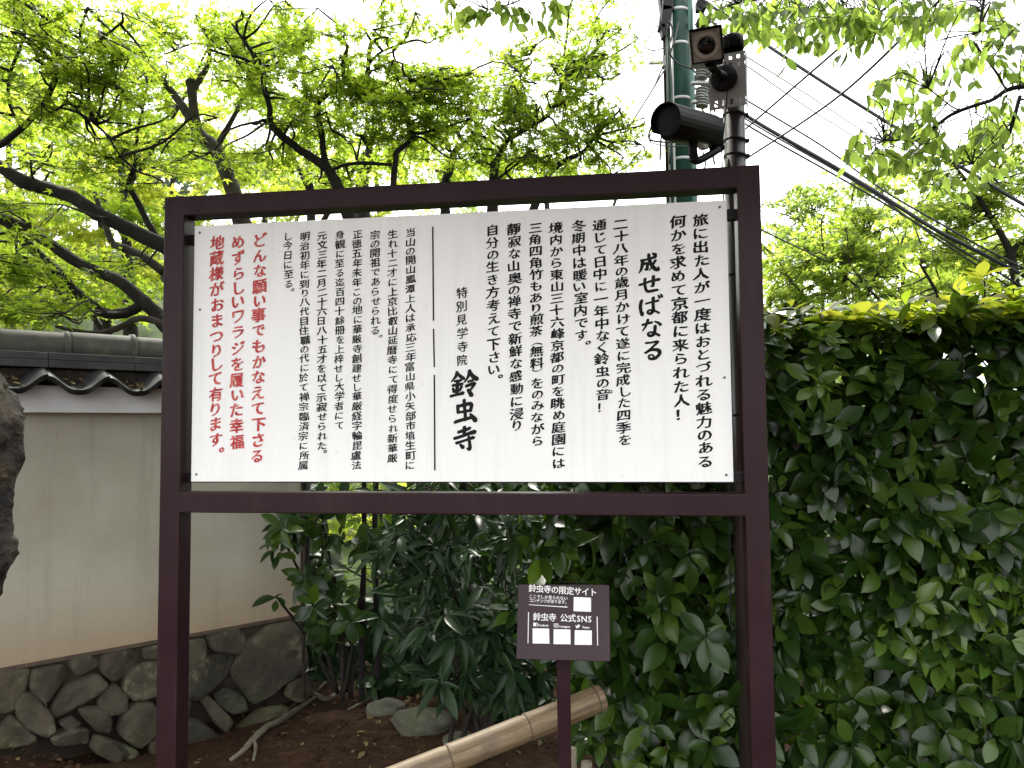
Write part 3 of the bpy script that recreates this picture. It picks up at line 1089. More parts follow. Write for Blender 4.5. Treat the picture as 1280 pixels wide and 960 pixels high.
# blank white squares where the codes are printed
for (x, y) in ((588, 342), (280, 576), (437, 584), (593, 592)):
    w_, h_ = 124, 108
    qpoly('blank_square', [(x, y), (x + w_, y + 3), (x + w_, y + h_ + 4), (x - 3, y + h_)])
qpoly('rule_line', [(258, 404), (520, 416), (540, 421), (540, 424), (258, 408)])
qpoly('rule_line', [(525, 410), (543, 419), (543, 422), (527, 416)], o=0.0012)
qpoly('rule_line', [(251, 460), (257, 460), (245, 682), (239, 682)])
qpoly('rule_line', [(752, 490), (758, 490), (762, 708), (756, 708)])
# small printed marks: a square with an f, a camera outline, a bird
qpoly('printed_mark', [(287, 536), (319, 538), (319, 563), (286, 561)])
fx = qpix(303, 551)
write('printed_mark', [('f', fx[0] + 0.0035, fx[1] - 0.0006, 0.0135)], lambda x, y, o: qp(x, y, 0.0013), M['qr_board'], qboard, 0.03, 0, 0, 0)
for ring in ([(440, 542), (473, 544), (473, 571), (440, 569)],):
    a = np.array(ring, float); c_ = a.mean(0)
    inner = c_ + (a - c_) * 0.74
    for i in range(4):
        j = (i + 1) % 4
        qpoly('printed_mark', [tuple(a[i]), tuple(a[j]), tuple(inner[j]), tuple(inner[i])])
    for i in range(12):
        t0, t1 = i * math.pi / 6, (i + 1) * math.pi / 6
        f = lambda t, r: (c_[0] + r * math.cos(t), c_[1] + r * math.sin(t))
        qpoly('printed_mark', [f(t0, 7.5), f(t1, 7.5), f(t1, 4.5), f(t0, 4.5)])
qpoly('printed_mark', [(596, 553), (604, 560), (611, 561), (613, 553), (620, 550), (626, 553), (632, 552), (629, 556), (630, 565), (622, 575), (610, 578), (598, 575), (606, 572), (600, 567), (604, 566), (597, 560)])

# ------------------------------------------------------------------ bamboo pole
bA = at(752, 872, 2.95); bB = at(540, 957, 2.72)
bdir = unit(bB - bA)
bam = empty('bamboo_pole', (bA + bdir * 1.2), 'thick weathered tan bamboo pole lying slantwise behind the small notice board', 'bamboo pole')
bLen = 2.3
bm = bmesh.new()
r0 = 0.048
prof = [(0, 0.02), (r0 * 0.80, 0.02), (r0 * 0.82, 0.0), (r0 * 1.0, 0.0)]
nodes = [0.02, 0.30, 0.60, 0.92, 1.26, 1.62, 1.98]
steps = np.arange(0.004, bLen, 0.012)
for h in steps:
    r_ = r0
    for nd in nodes:
        d_ = h - nd
        r_ += 0.0040 * math.exp(-(d_ / 0.006) ** 2) - 0.0028 * math.exp(-((d_ - 0.014) / 0.007) ** 2)
    prof.append((r_, h))
prof += [(r0 * 0.8, bLen), (0, bLen - 0.02)]
x_, y_, d_ = basis(bdir)
lathe(bm, bA, bdir, prof, 30)
bo = bm_obj('culm', bm, M['bamboo'], bam, True)
NODE = mat_noise('dark_bamboo_node', [(0.3, (.05, .035, .022)), (0.7, (.10, .07, .045))], 30, 0.8, 0)
for nd in nodes:
    bm = bmesh.new()
    lathe(bm, bA + bdir * (nd + 0.006), bdir, [(r0 * 1.0, -0.001), (r0 * 1.052, 0.0), (r0 * 1.052, 0.003), (r0 * 1.0, 0.004)], 30)
    bm_obj('node_ring', bm, NODE, bam, True)
for hh in (0.1, 1.9):
    q = bA + bdir * hh
    zt = q[2] - r0 * 0.9
    for sgn in (-1, 1):
        bm = bmesh.new()
        c_ = Vector((q[0], q[1], 0)) + x_ * 0.066 * sgn
        lathe(bm, (c_.x, c_.y, -0.15), (0.0, 0, 1), [(0, 0), (0.022, 0), (0.020, zt + 0.02), (0, zt + 0.02)], 12)
        bm_obj('support_stake', bm, M['root'], bam, True)

# ------------------------------------------------------------------ pole behind the sign with two security cameras
CPX = at(917.5, 150, 2.85)
cpx, cpy = CPX[0], CPX[1]
pole_r = 13.6 * px(2.85)
z_top = at(917, 47, 2.85)[2]
cpole = empty('camera_pole', (cpx, cpy, 0), 'dark brown round steel pole behind the signboard carrying the two cameras', 'pole')
bm = bmesh.new()
lathe(bm, (cpx, cpy, -0.1), (0, 0, 1), [(0, 0), (pole_r, 0), (pole_r, z_top - 0.005), (0, z_top - 0.005)], 32)
bm_obj('shaft', bm, M['pole_brown'], cpole, True)
bm = bmesh.new()
lathe(bm, (cpx, cpy, z_top - 0.05), (0, 0, 1), [(pole_r, 0), (pole_r * 1.07, 0.001), (pole_r * 1.07, 0.042), (pole_r * 0.98, 0.05), (0, 0.052)], 32)
bm_obj('cap', bm, M['black'], cpole, True)
for vb_ in (145, 177, 196, 345, 520):
    z = at(917, vb_, 2.85)[2]
    bm = bmesh.new()
    lathe(bm, (cpx, cpy, z - 0.005), (0.06, 0.02, 1), [(pole_r * 0.98, 0), (pole_r * 1.07, 0.001), (pole_r * 1.07, 0.009), (pole_r * 0.98, 0.010)], 32)
    frame_box(bm, (cpx + pole_r * 1.12, cpy - 0.004, z + 0.001), (1, 0, 0), (0, 1, 0), (0, 0, 1), 0.008, 0.008, 0.007, 0.002)
    bm_obj('clamp_band', bm, M['black'], cpole, True)


def extrude_poly(bm, pts, c, ax, ay, n, d0, d1, holes=()):
    """Prism of a 2D outline in the plane (ax, ay) between depths d0 and d1 along n."""
    c = Vector(c); ax = Vector(ax); ay = Vector(ay); n = Vector(n)
    A = [bm.verts.new(c + ax * x + ay * y + n * d0) for x, y in pts]
    B = [bm.verts.new(c + ax * x + ay * y + n * d1) for x, y in pts]
    k = len(pts)
    bm.faces.new(A[::-1]); bm.faces.new(B)
    for i in range(k): bm.faces.new([A[i], A[(i + 1) % k], B[(i + 1) % k], B[i]])


# perforated plate bracket on the pole: horizontal strips and bridges leave real slots
plate_ax = unit(np.array([math.cos(-0.42), math.sin(-0.42), 0])); plate_n = np.array([plate_ax[1], -plate_ax[0], 0])
pw, ph = 0.066, 0.205
pc = at(909, 101, 2.85 - pole_r - 0.012)
bm = bmesh.new()
t_ = 0.002
slots = [(-0.093, -0.070), (0.048, 0.066), (0.078, 0.093)]
zs = [-ph / 2] + [q for s_ in slots for q in s_] + [ph / 2]
for i in range(0, len(zs), 2):
    frame_box(bm, pc + sz_ * (zs[i] + zs[i + 1]) / 2, plate_ax, plate_n, sz_, pw, t_, (zs[i + 1] - zs[i]) / 2, 0)
for (za, zc) in slots:
    for k in range(5):
        xx = -pw + pw * 2 * (k + 0.5) / 5 if False else -pw + 0.010 + (2 * pw - 0.02) * k / 4
        frame_box(bm, pc + plate_ax * xx + sz_ * (za + zc) / 2, plate_ax, plate_n, sz_, 0.0085, t_ * 0.98, (zc - za) / 2 + 0.0005, 0)
for sgn in (-1, 1):
    frame_box(bm, pc + plate_ax * (pw + 0.0012) * sgn - plate_n * 0.02, plate_ax, plate_n, sz_, 0.001, 0.0222, ph / 2, 0)
bm_obj('slotted_plate', bm, M['grey_metal'], cpole)
tb = Tubes()
tb.add(catmull([at(901, 62, 2.80), at(909, 90, 2.76), at(908, 130, 2.78), at(905, 160, 2.80), at(901, 185, 2.80), at(889, 196, 2.80)]), 0.0022, 6)
tb.add(catmull([at(897, 42, 2.80), at(905, 44, 2.78), at(911, 49, 2.80), at(910, 60, 2.80)]), 0.002, 6)
tb.add(catmull([at(902, 175, 2.79), at(903, 215, 2.80), at(906, 300, 2.81), at(911, 600, 2.81), at(914, 800, 2.81)]), 0.003, 6)
tb.build('lead', M['black'], cpole)

# --- square sensor camera
sc_c = at(883, 57, 2.66)
fx_ = unit(ray(883, 57)); 
s_right = unit(np.array([math.cos(-0.10), math.sin(-0.10), 0.10])); s_fwd = unit(np.array([-0.16, -0.94, -0.22]))
s_right = unit(s_right - s_fwd * (s_right @ s_fwd)); s_up = np.cross(s_fwd, s_right) * -1
if s_up[2] < 0: s_up = -s_up
cam1 = empty('security_camera', sc_c, 'square grey faced camera with one round dark lens, uppermost on the brown pole', 'security camera', 'security cameras on the brown pole')
W1, H1 = 19.5 * px(2.66), 20.5 * px(2.66)
bm = bmesh.new()
frame_box(bm, sc_c - s_fwd * 0.028, s_right, s_up, s_fwd, W1, H1, 0.030, 0.010, 3)
bm_obj('housing', bm, M['grey_plastic'], cam1, True)
bm = bmesh.new()
for (ox, oy, hx, hy) in ((0, H1 * 1.0, W1 * 1.06, 0.004), (0, -H1 * 1.0, W1 * 1.0, 0.003), (-W1 * 1.0, 0, 0.003, H1), (W1 * 1.0, 0, 0.003, H1)):
    frame_box(bm, sc_c + s_right * ox + s_up * oy - s_fwd * 0.022, s_right, s_up, s_fwd, hx, hy, 0.034, 0.0025)
bm_obj('hood', bm, M['black'], cam1)
bm = bmesh.new()
rl = 11.0 * px(2.66)
lathe(bm, sc_c + s_fwd * 0.001, s_fwd, [(rl * 1.62, 0.0), (rl * 1.60, 0.004), (rl * 1.20, 0.0045), (rl * 1.02, 0.001)], 36)
bm_obj('lens_ring', bm, mat_noise('pale_grey_ring', [(0.3, (.50, .50, .47)), (0.7, (.56, .56, .53))], 9, 0.45, 0), cam1, True)
bm = bmesh.new()
lathe(bm, sc_c, s_fwd, [(rl * 1.04, 0.0015)] + [(rl * math.cos(a), 0.002 + rl * 0.55 * math.sin(a)) for a in np.linspace(0, math.pi / 2 * 0.96, 8)] + [(0, 0.002 + rl * 0.55)], 36)
bm_obj('lens', bm, M['lens'], cam1, True)
bm = bmesh.new()
mt = at(905, 98, 2.77)
mn = unit(np.array([-0.35, -0.9, 0.05]))
lathe(bm, mt + mn * -0.004, mn, [(0, 0), (17.5 * px(2.77), 0), (17.5 * px(2.77), 0.010), (16 * px(2.77), 0.016), (0.012, 0.020), (0, 0.020)], 36)
lathe(bm, mt + mn * 0.014, unit(at(890, 88, 2.68) - mt), [(0.017, 0), (0.016, 0.03), (0.012, 0.045), (0.014, 0.05), (0.013, 0.06), (0, 0.066)], 20)
bm_obj('round_mount', bm, M['black'], cam1, True)
bm = bmesh.new()
p1, p2 = at(893, 87, 2.68), sc_c - s_up * H1 - s_fwd * 0.03
lathe(bm, p1, unit(p2 - p1), [(0, -0.008), (0.014, -0.006), (0.015, 0.01), (0.011, np.linalg.norm(p2 - p1)), (0, np.linalg.norm(p2 - p1) + .002)], 18)
bm_obj('swivel_neck', bm, M['black'], cam1, True)
bm = bmesh.new()
for (ox, oy) in ((-0.010, -0.018), (0.012, 0.014), (-0.028, 0.004)):
    bm = bmesh.new()
    pq = mt + mn * 0.0135 + np.cross(mn, sz_) * ox + sz_ * oy
    lathe(bm, pq, mn, [(0.004, 0), (0.004, 0.003), (0, 0.0035)], 10)
    bm_obj('mount_screw', bm, M['dark_tube'], cam1, True)

# --- bullet camera
b_front = at(834, 151, 2.58); b_back = at(892, 166, 2.80)
bf = unit(b_front - b_back)
bx, by, _d3 = basis(bf)
if by[2] < 0: by = -by; bx = -bx
cam2 = empty('security_camera', b_back, 'black bullet camera with a long hood pointing left, lower on the brown pole', 'security camera', 'security cameras on the brown pole')
bl_ = float(np.linalg.norm(b_front - b_back))
rb = 20.0 * px(2.6)
# body cross-section: round above, flatter below
sec = [(rb * math.cos(a), rb * math.sin(a)) for a in np.linspace(R(-35), R(215), 18)]
sec += [(-rb * 0.62, -rb * 1.0), (rb * 0.62, -rb * 1.0)]
bm = bmesh.new()
extrude_poly(bm, sec, b_back, bx, by, bf, 0.015, bl_ - 0.012)
bmesh.ops.bevel(bm, geom=[e for e in bm.edges if abs((e.verts[0].co - e.verts[1].co).dot(Vector(bf))) < 1e-5], offset=0.004, segments=2, affect='EDGES')
bm_obj('body', bm, M['black'], cam2, True)
bm = bmesh.new()      # sun hood: an open shell over the top, longer than the body
so = [(rb * 1.13 * math.cos(a), rb * 1.13 * math.sin(a)) for a in np.linspace(R(-28), R(208), 18)]
si = [(rb * 1.06 * math.cos(a), rb * 1.06 * math.sin(a)) for a in np.linspace(R(208), R(-28), 18)]
extrude_poly(bm, so + si, b_back, bx, by, bf, 0.03, bl_ + 0.012)
bm_obj('hood', bm, M['black'], cam2)
bm = bmesh.new()
lathe(bm, b_back + bf * (bl_ - 0.012), bf, [(rb * 0.98, 0.001), (rb * 0.98, 0.005), (rb * 0.90, 0.0065), (rb * 0.5, 0.0078), (0, 0.008)], 30)
bm_obj('front_glass', bm, M['black'], cam2, True)
bm = bmesh.new()
mc = at(895, 168, 2.80)
frame_box(bm, mc, unit(np.array([0.9, -0.25, 0])), unit(np.array([0.25, 0.9, 0])), sz_, 0.027, 0.012, 0.060, 0.011, 3)
bm_obj('wall_box', bm, M['black'], cam2, True)
tb = Tubes()
tb.add(catmull([at(902, 184, 2.81), at(888, 193, 2.76), at(872, 201, 2.72), at(864, 198, 2.70)]), [0.014] * 18 + [0.013], 12)
tb.add(catmull([at(868, 200, 2.71), at(866, 186, 2.70), at(868, 172, 2.71)]), 0.016, 12)
tb.build('arm', M['black'], cam2)
bm = bmesh.new()
frame_box(bm, at(879, 184, 2.70), bf, bx, by, 0.016, 0.012, 0.008, 0.003)
bm_obj('bracket_clip', bm, M['grey_metal'], cam2)

# ------------------------------------------------------------------ green utility pole
GY = 8.0
gc = at(854, 300, GY)
gr = 13.0 * px(GY)
gp = empty('utility_pole', (gc[0], gc[1], 0), 'green painted utility pole with conduits and cable clutter rising behind the signboard', 'utility pole')
bm = bmesh.new()
lathe(bm, (gc[0], gc[1], -0.2), (0.0, 0, 1), [(0, 0), (gr * 1.1, 0), (gr, 9.6), (gr * .98, 9.62), (0, 9.63)], 28)
bm_obj('shaft', bm, M['green_pole'], gp, True)
for (du, dY, rpx, m) in ((13.5, -0.03, 5.5, 'green_cover'), (-13, -0.06, 2.6, 'green_cover'), (-18, 0.0, 2.4, 'dark_tube'), (-9, -0.1, 1.6, 'cable_pale'), (-15.5, -0.1, 1.3, 'cable_pale')):
    bm = bmesh.new()
    q = at(854 + du, 300, GY + dY)
    lathe(bm, (q[0], q[1], -0.1), (0, 0, 1), [(0, 0), (rpx * px(GY), 0), (rpx * px(GY), 8.9 + rng.uniform(-.3, .3)), (0, 9.0)], 14)
    bm_obj('conduit', bm, M[m], gp, True)
for v in (18, 128, 203, 60):
    z = at(854, v, GY)[2]
    bm = bmesh.new()
    lathe(bm, (gc[0], gc[1], z), (0, 0, 1), [(gr * 1.0, 0), (gr * 1.08, 0.002), (gr * 1.08, 0.03), (gr, 0.032)], 28)
    bm_obj('steel_band', bm, M['grey_metal'], gp, True)
bm = bmesh.new()
q0, q1 = at(811, 78, GY), at(834, 79, GY)
frame_box(bm, (q0 + q1) / 2, (1, 0, 0), (0, 1, 0), (0, 0, 1), (q1 - q0)[0] / 2, 0.02, 0.014, 0.003)
frame_box(bm, at(831, 78, GY), (1, 0, 0), (0, 1, 0), (0, 0, 1), 0.03, 0.04, 0.06, 0.004)
bm_obj('step_bolt', bm, M['grey_metal'], gp)
for (u, v, a, b, t) in ((832, 5, 0.07, 0.10, 0.1), (831, 24, 0.06, 0.13, -0.15), (829, 40, 0.03, 0.07, 0.2), (876, 8, 0.05, 0.05, 0.0), (826, 152, 0.04, 0.05, 0.2), (879, 28, 0.07, 0.03, 0.1)):
    bm = bmesh.new()
    frame_box(bm, at(u, v, GY - 0.1), (math.cos(t), 0, math.sin(t)), (0, 1, 0), (-math.sin(t), 0, math.cos(t)), a, 0.06, b, 0.012)
    bm_obj('cable_box', bm, M['dark_tube'], gp)
tb = Tubes()
for pts in ([(836, 25), (841, 40), (836, 62), (846, 78), (866, 87), (872, 96)], [(848, 28), (843, 52), (838, 70), (840, 120), (837, 205)],
            [(835, 30), (832, 60), (835, 100), (834, 160)], [(815, 155), (811, 172), (822, 177), (850, 178), (866, 180)],
            [(826, 155), (818, 160), (812, 176), (830, 182), (858, 183)], [(832, 85), (812, 118), (798, 140), (780, 170)], [(830, 80), (818, 108)],
            [(829, 0), (826, 30)], [(822, 32), (806, 55), (815, 63), (830, 60)], [(876, 92), (880, 110), (876, 130), (884, 148)], [(888, 95), (886, 120), (894, 140)], [(868, 45), (880, 60), (878, 90)],
            [(872, 10), (885, 25), (896, 30)], [(843, 160), (828, 165), (825, 200)], [(879, 190), (882, 205), (878, 215)], [(890, 185), (893, 205)]):
    tb.add(catmull([at(u, v, GY - 0.22 + rng.uniform(-.05, .05)) for u, v in pts]), rng.uniform(0.006, 0.011), 6)
tb.build('slack_cable', M['cable'], gp)
for (u, v) in ((876, 92), (876, 117), (877, 127), (885, 88)):
    bm = bmesh.new()
    prof = [(0, 0)]
    for k in range(4): prof += [(0.030, k * 0.03), (0.065, k * 0.03 + 0.008), (0.065, k * 0.03 + 0.018), (0.030, k * 0.03 + 0.026)]
    prof += [(0, 0.125)]
    lathe(bm, at(u, v, GY - 0.3) - np.array([0, 0, 0.06]), (0.15, 0, 1), prof, 16)
    bm_obj('insulator', bm, M['ceramic'], gp, True)
qa, qb = at(864, 104, GY - 0.28), at(892, 104, GY - 0.28)
for dz_ in (0.0, -0.2):
    bm = bmesh.new()
    frame_box(bm, (qa + qb) / 2 + np.array([0, 0, dz_]), (1, 0, 0), (0, 1, 0), (0, 0, 1), (qb - qa)[0] / 2, 0.03, 0.012, 0.004)
    bm_obj('cross_arm', bm, M['grey_metal'], gp)

# ------------------------------------------------------------------ overhead cables
def cable(pts, wpx, label, group='overhead cables right of the pole', m='cable', name='overhead_cable'):
    P = [at(*p) for p in pts]
    t = Tubes()
    rr_ = [w * 0.5 * px(p[2]) for w, p in zip(wpx, pts)]
    C = catmull(P, 10)
    rad = np.full(len(C), np.mean(rr_))
    t.add(C, rad, 8)
    o = t.build(name, M[m])
    tag(o, label, 'cable', group)


cable([(868, -8, 7.8), (939, 43, 7.6), (1017, 95, 7.4), (1090, 141, 7.3), (1175, 193, 7.1), (1280, 256, 7.0), (1420, 338, 6.8)], [4.4] * 7, 'thickest black cable, sloping from behind the upper camera down through the cherry leaves')
cable([(868, 95, 8), (932, 144, 8.0), (1044, 209, 8.0), (1103, 245, 7.9), (1171, 288, 7.8), (1237, 322, 7.8), (1330, 372, 7.9)], [5.0] * 7, 'black cable bundle below the thickest cable, converging over the hedge')
cable([(868, 110, 8), (935, 157, 8.0), (1044, 219, 8.0), (1103, 253, 7.9), (1171, 294, 7.8), (1237, 334, 7.8), (1330, 390, 7.9)], [2.6] * 7, 'thin lower strand running just under the black cable bundle')
cable([(868, 85, 8), (931, 124, 8.0), (1030, 184, 8.0), (1103, 237, 7.9), (1171, 277, 7.8), (1237, 314, 7.8), (1330, 360, 7.9)], [2.4] * 7, 'thin upper strand running just above the black cable bundle')
cable([(868, 100, 8), (934, 150, 8.0), (1044, 213, 8.0), (1103, 249, 7.9), (1171, 298, 7.8), (1237, 342, 7.8), (1330, 404, 7.9)], [2.2] * 7, 'loose strand that parts from the black cable bundle and sags lowest at the right')
cable([(868, 30, 9), (935, 72, 10), (1015, 122, 12), (1085, 168, 14), (1185, 232, 18), (1300, 300, 24)], [1.5] * 6, 'faint upper wire parallel to the thick cable, lost in the cherry leaves', m='cable_pale')
cable([(868, 40, 9), (930, 80, 10), (1010, 135, 12), (1080, 178, 14), (1180, 240, 18), (1300, 312, 24)], [1.5] * 6, 'faint thin wire in the white sky between the thick cable and the bundle', m='cable_pale')
cable([(925, 166, 8), (932, 161, 7.8), (1020, 85, 6.5), (1116, 2, 5.4), (1160, -36, 5)], [3.2] * 5, 'left one of two thin wires rising steeply across the thick cable')
cable([(925, 204, 8), (935, 197, 7.8), (1050, 119, 6.4), (1175, 0, 5.2), (1215, -40, 5)], [3.2] * 5, 'right one of two thin wires rising across the thick cable')
cable([(935, 279, 9), (955, 289, 9.3), (1030, 325, 10.5), (1105, 361, 12), (1162, 389, 13), (1300, 455, 16)], [1.8] * 6, 'thin wire sloping low behind the hedge top, just right of the signboard frame')

# ------------------------------------------------------------------ trees
def limbs_to(tb, limbs, Ydef, rough=0.05, sides=10):
    """limbs: list of (points [(u, v, width_px[, Y])]); returns sample points for twigs."""
    pts = []
    for L in limbs:
        P = []; W = []
        for q in L:
            Y = q[3] if len(q) > 3 else Ydef
            P.append(at(q[0], q[1], Y)); W.append(q[2] * 0.5 * px(Y))
        C = catmull(P, 6)
        Wc = np.interp(np.linspace(0, 1, len(C)), np.linspace(0, 1, len(W)), W)
        tb.add(C, Wc, sides, rough)
        pts.append(C)
    return np.concatenate(pts)


def sprays(lv, tb, blobs, limb_pts, n_leaf=70, rad=0.34, size=0.065, flat=0.30, twigs=True, tilt=0.35):
    """Layered, roughly horizontal sprays of leaves filling the given clumps."""
    for (u, v, Y, ru, rv, n) in blobs:
        off_top = v < -60      # clumps above the photo need no twigs drawn
        for _ in range(n):
            d = rng.normal(size=3) * 0.5
            d = d / max(1, np.linalg.norm(d))
            c = at(u + d[0] * ru, v + d[1] * rv, Y + d[2] * max(ru, rv) * px(Y) * 0.9)
            az = rng.uniform(0, 2 * math.pi)
            nrm = unit(np.array([rng.normal() * tilt * .6, rng.normal() * tilt * .6, 1.0]))
            ax = unit(np.cross(nrm, [math.cos(az), math.sin(az), 0])); ay = np.cross(nrm, ax)
            k = int(n_leaf * rng.uniform(0.6, 1.3))
            r = rad * rng.uniform(0.65, 1.25)
            # leaves strung along a few twigs fanning from the spray's base
            nt_ = 5
            ta = rng.uniform(-1.1, 1.1, nt_)
            ti = rng.integers(0, nt_, k)
            f = rng.uniform(0.1, 1.0, k) ** 0.8
            lx = np.sin(ta[ti] * f ** 0.5) * f * r * 1.1 + rng.normal(size=k) * 0.16 * r
            ly = np.cos(ta[ti]) * f * r * 1.7 - 0.8 * r + rng.normal(size=k) * 0.10 * r
            lz = -0.10 * (lx ** 2 + ly ** 2) / r + rng.normal(size=k) * 0.035
            P = c + lx[:, None] * ax + ly[:, None] * ay + lz[:, None] * nrm
            A = ax * (lx / r)[:, None] + ay * (0.6 + ly / r)[:, None] + rng.normal(size=(k, 3)) * 0.6
            A[:, 2] -= 0.25
            N = nrm + rng.normal(size=(k, 3)) * tilt
            lv.add(P, A, N, size * rng.uniform(0.65, 1.25, k))
            if twigs and not off_top:
                b0 = c - ay * 0.8 * r
                for t in ta[:3]:
                    e = c + ax * math.sin(t) * r + ay * (math.cos(t) * 1.5 - 0.8) * r - nrm * 0.04
                    m_ = (b0 + e) / 2 + rng.normal(size=3) * 0.03
                    tb.add([b0, m_, e], [0.006, 0.004, 0.002], 4, cap=False)
                if limb_pts is not None and len(limb_pts):
                    dist = np.linalg.norm(limb_pts - b0, axis=1)
                    j = np.argmin(dist)
                    if dist[j] < 2.2:
                        q = limb_pts[j]
                        m1 = q * 0.6 + b0 * 0.4 + rng.normal(size=3) * 0.06 * dist[j]
                        m2 = q * 0.25 + b0 * 0.75 + rng.normal(size=3) * 0.06 * dist[j]
                        tb.add(catmull([q, m1, m2, b0], 3), np.linspace(0.014, 0.006, 10), 5, cap=False)


def tree(name, label, base, trunk, limbs, blobs, Ydef, bark, leafm, tpl, group=None, cat='tree', bark2=None, **kw):
    o = empty(name, (base[0], base[1], float(ground_z(base[0], base[1]))), label, cat, group)
    tb = Tubes()
    tp = limbs_to(tb, trunk, Ydef)
    tb.build('trunk', M[bark], o)
    allp = [tp]
    for L in limbs:
        t = Tubes()
        allp.append(limbs_to(t, [L], Ydef))
        t.build('limb', M[bark2 or bark], o)
    lp = np.concatenate(allp)
    lv = Leaves(tpl); tw = Tubes()
    sprays(lv, tw, blobs, lp, **kw)
    if tw.n: tw.build('twigs', M['twig'], o)
    lv.build('crown', M[leafm], o)
    return o


# the near maple left of the sign: long dark limbs sweeping left
MG = 'maples behind the wall and the signboard'
b = at(300, 700, 6.6)
tree('maple_tree', 'near maple with thick dark limbs sweeping out to the left above the tiled wall', b,
     [[(330, 760, 46, 6.6), (310, 560, 42), (280, 480, 36), (235, 428, 26), (200, 398, 22)]],
     [[(262, 350, 22), (225, 318, 21), (196, 303, 20), (150, 281, 18), (120, 266, 18), (92, 247, 17), (60, 236, 17), (28, 226, 18), (0, 208, 16), (-50, 178, 14), (-120, 150, 10)],
      [(205, 400, 18), (176, 374, 17), (150, 352, 15), (120, 339, 14), (92, 325, 14), (60, 303, 14), (28, 284, 15), (0, 272, 16), (-60, 240, 12), (-140, 215, 8)],
      [(178, 380, 14), (160, 390, 13), (132, 392, 13), (112, 380, 13), (92, 362, 13), (70, 338, 13), (48, 318, 12), (22, 294, 12), (-6, 262, 10), (-60, 225, 8)],
      [(300, 470, 22, 6.8), (275, 400, 22, 6.8), (262, 350, 22)],
      [(205, 310, 8, 6.9), (186, 280, 8, 6.9), (172, 252, 8, 6.9), (161, 231, 7, 6.9), (166, 215, 6, 6.9), (171, 195, 5, 6.9), (172, 165, 4, 6.9), (180, 130, 3, 6.9)],
      [(-70, 200, 8, 6.2), (-10, 186, 8, 6.2), (20, 166, 8, 6.2), (52, 134, 7, 6.2), (70, 98, 7, 6.2), (80, 86, 6, 6.2), (105, 64, 5, 6.2), (125, 50, 4, 6.2), (150, 30, 3, 6.2)],
      [(26, 158, 4, 6.2), (12, 130, 4, 6.2), (12, 95, 4, 6.2), (25, 60, 4, 6.2), (31, 40, 3, 6.2), (25, 5, 3, 6.2)],
      [(72, 92, 5, 6.2), (66, 70, 4, 6.2), (58, 48, 3, 6.2), (60, 20, 3, 6.2)],
      [(105, 64, 4, 6.2), (100, 40, 3, 6.2), (110, 10, 3, 6.2)],
      [(56, 132, 3, 6.2), (95, 140, 3, 6.2), (130, 165, 3, 6.2), (150, 195, 2, 6.2)]],
     [(40, 30, 6.2, 90, 50, 15), (130, 55, 6.3, 100, 50, 15), (60, 110, 6.2, 80, 40, 9), (140, 110, 6.4, 80, 30, 8), (190, 190, 6.6, 70, 40, 9), (90, 180, 6.5, 90, 35, 9), (20, 255, 6.2, 70, 25, 4),
      (40, 330, 6.0, 60, 30, 6), (60, 385, 5.9, 70, 22, 7), (10, 370, 5.8, 40, 30, 5), (140, 320, 6.7, 60, 25, 3), (-90, 120, 6.2, 80, 120, 14), (-90, 300, 6, 70, 70, 8)],
     6.6, 'bark', 'maple_leaf', L_MAPLE, group=MG, size=0.062)
# grey trunk fork in front of the far slope + low mossy limb
b = at(255, 700, 7.8)
tree('maple_tree', 'leaning brown maple with a sawn-off fork just above the left corner of the signboard', b,
     [[(345, 720, 40, 7.8), (335, 520, 34), (318, 350, 28), (298, 262, 21), (288, 228, 19), (276, 198, 18), (268, 184, 19), (252, 170, 15), (238, 148, 12), (222, 124, 10), (208, 106, 8), (190, 85, 6)]],
     [[(246, 160, 13), (242, 135, 12), (240, 112, 12), (239, 101, 15)],
      [(242, 112, 8), (252, 95, 8), (262, 75, 6), (258, 40, 4)],
      [(268, 188, 9), (300, 130, 5), (315, 78, 4), (280, 62, 4), (245, 54, 3), (205, 68, 2)],
      [(205, 340, 12, 7.4), (180, 322, 11, 7.4), (160, 312, 10, 7.4), (142, 305, 9, 7.4), (133, 285, 8, 7.4), (126, 265, 7, 7.4), (118, 240, 5, 7.4)],
      [(330, 480, 16, 7.4), (260, 420, 12, 7.4), (205, 345, 12, 7.4)],
      [(250, 430, 12, 6.2), (205, 406, 9, 6.2), (175, 398, 8, 6.2), (150, 409, 8, 6.2), (125, 417, 8, 6.2), (95, 414, 6, 6.2), (70, 408, 4, 6.2)]],
     [(240, 40, 7.6, 90, 40, 12), (300, 60, 7.4, 70, 50, 9), (200, 90, 7.8, 60, 30, 5), (300, 120, 7.6, 50, 30, 4), (215, 215, 8, 50, 25, 4)],
     7.8, 'bark_grey', 'maple_leaf', L_MAPLE, group=MG, size=0.064)
b = at(440, 700, 6.9)
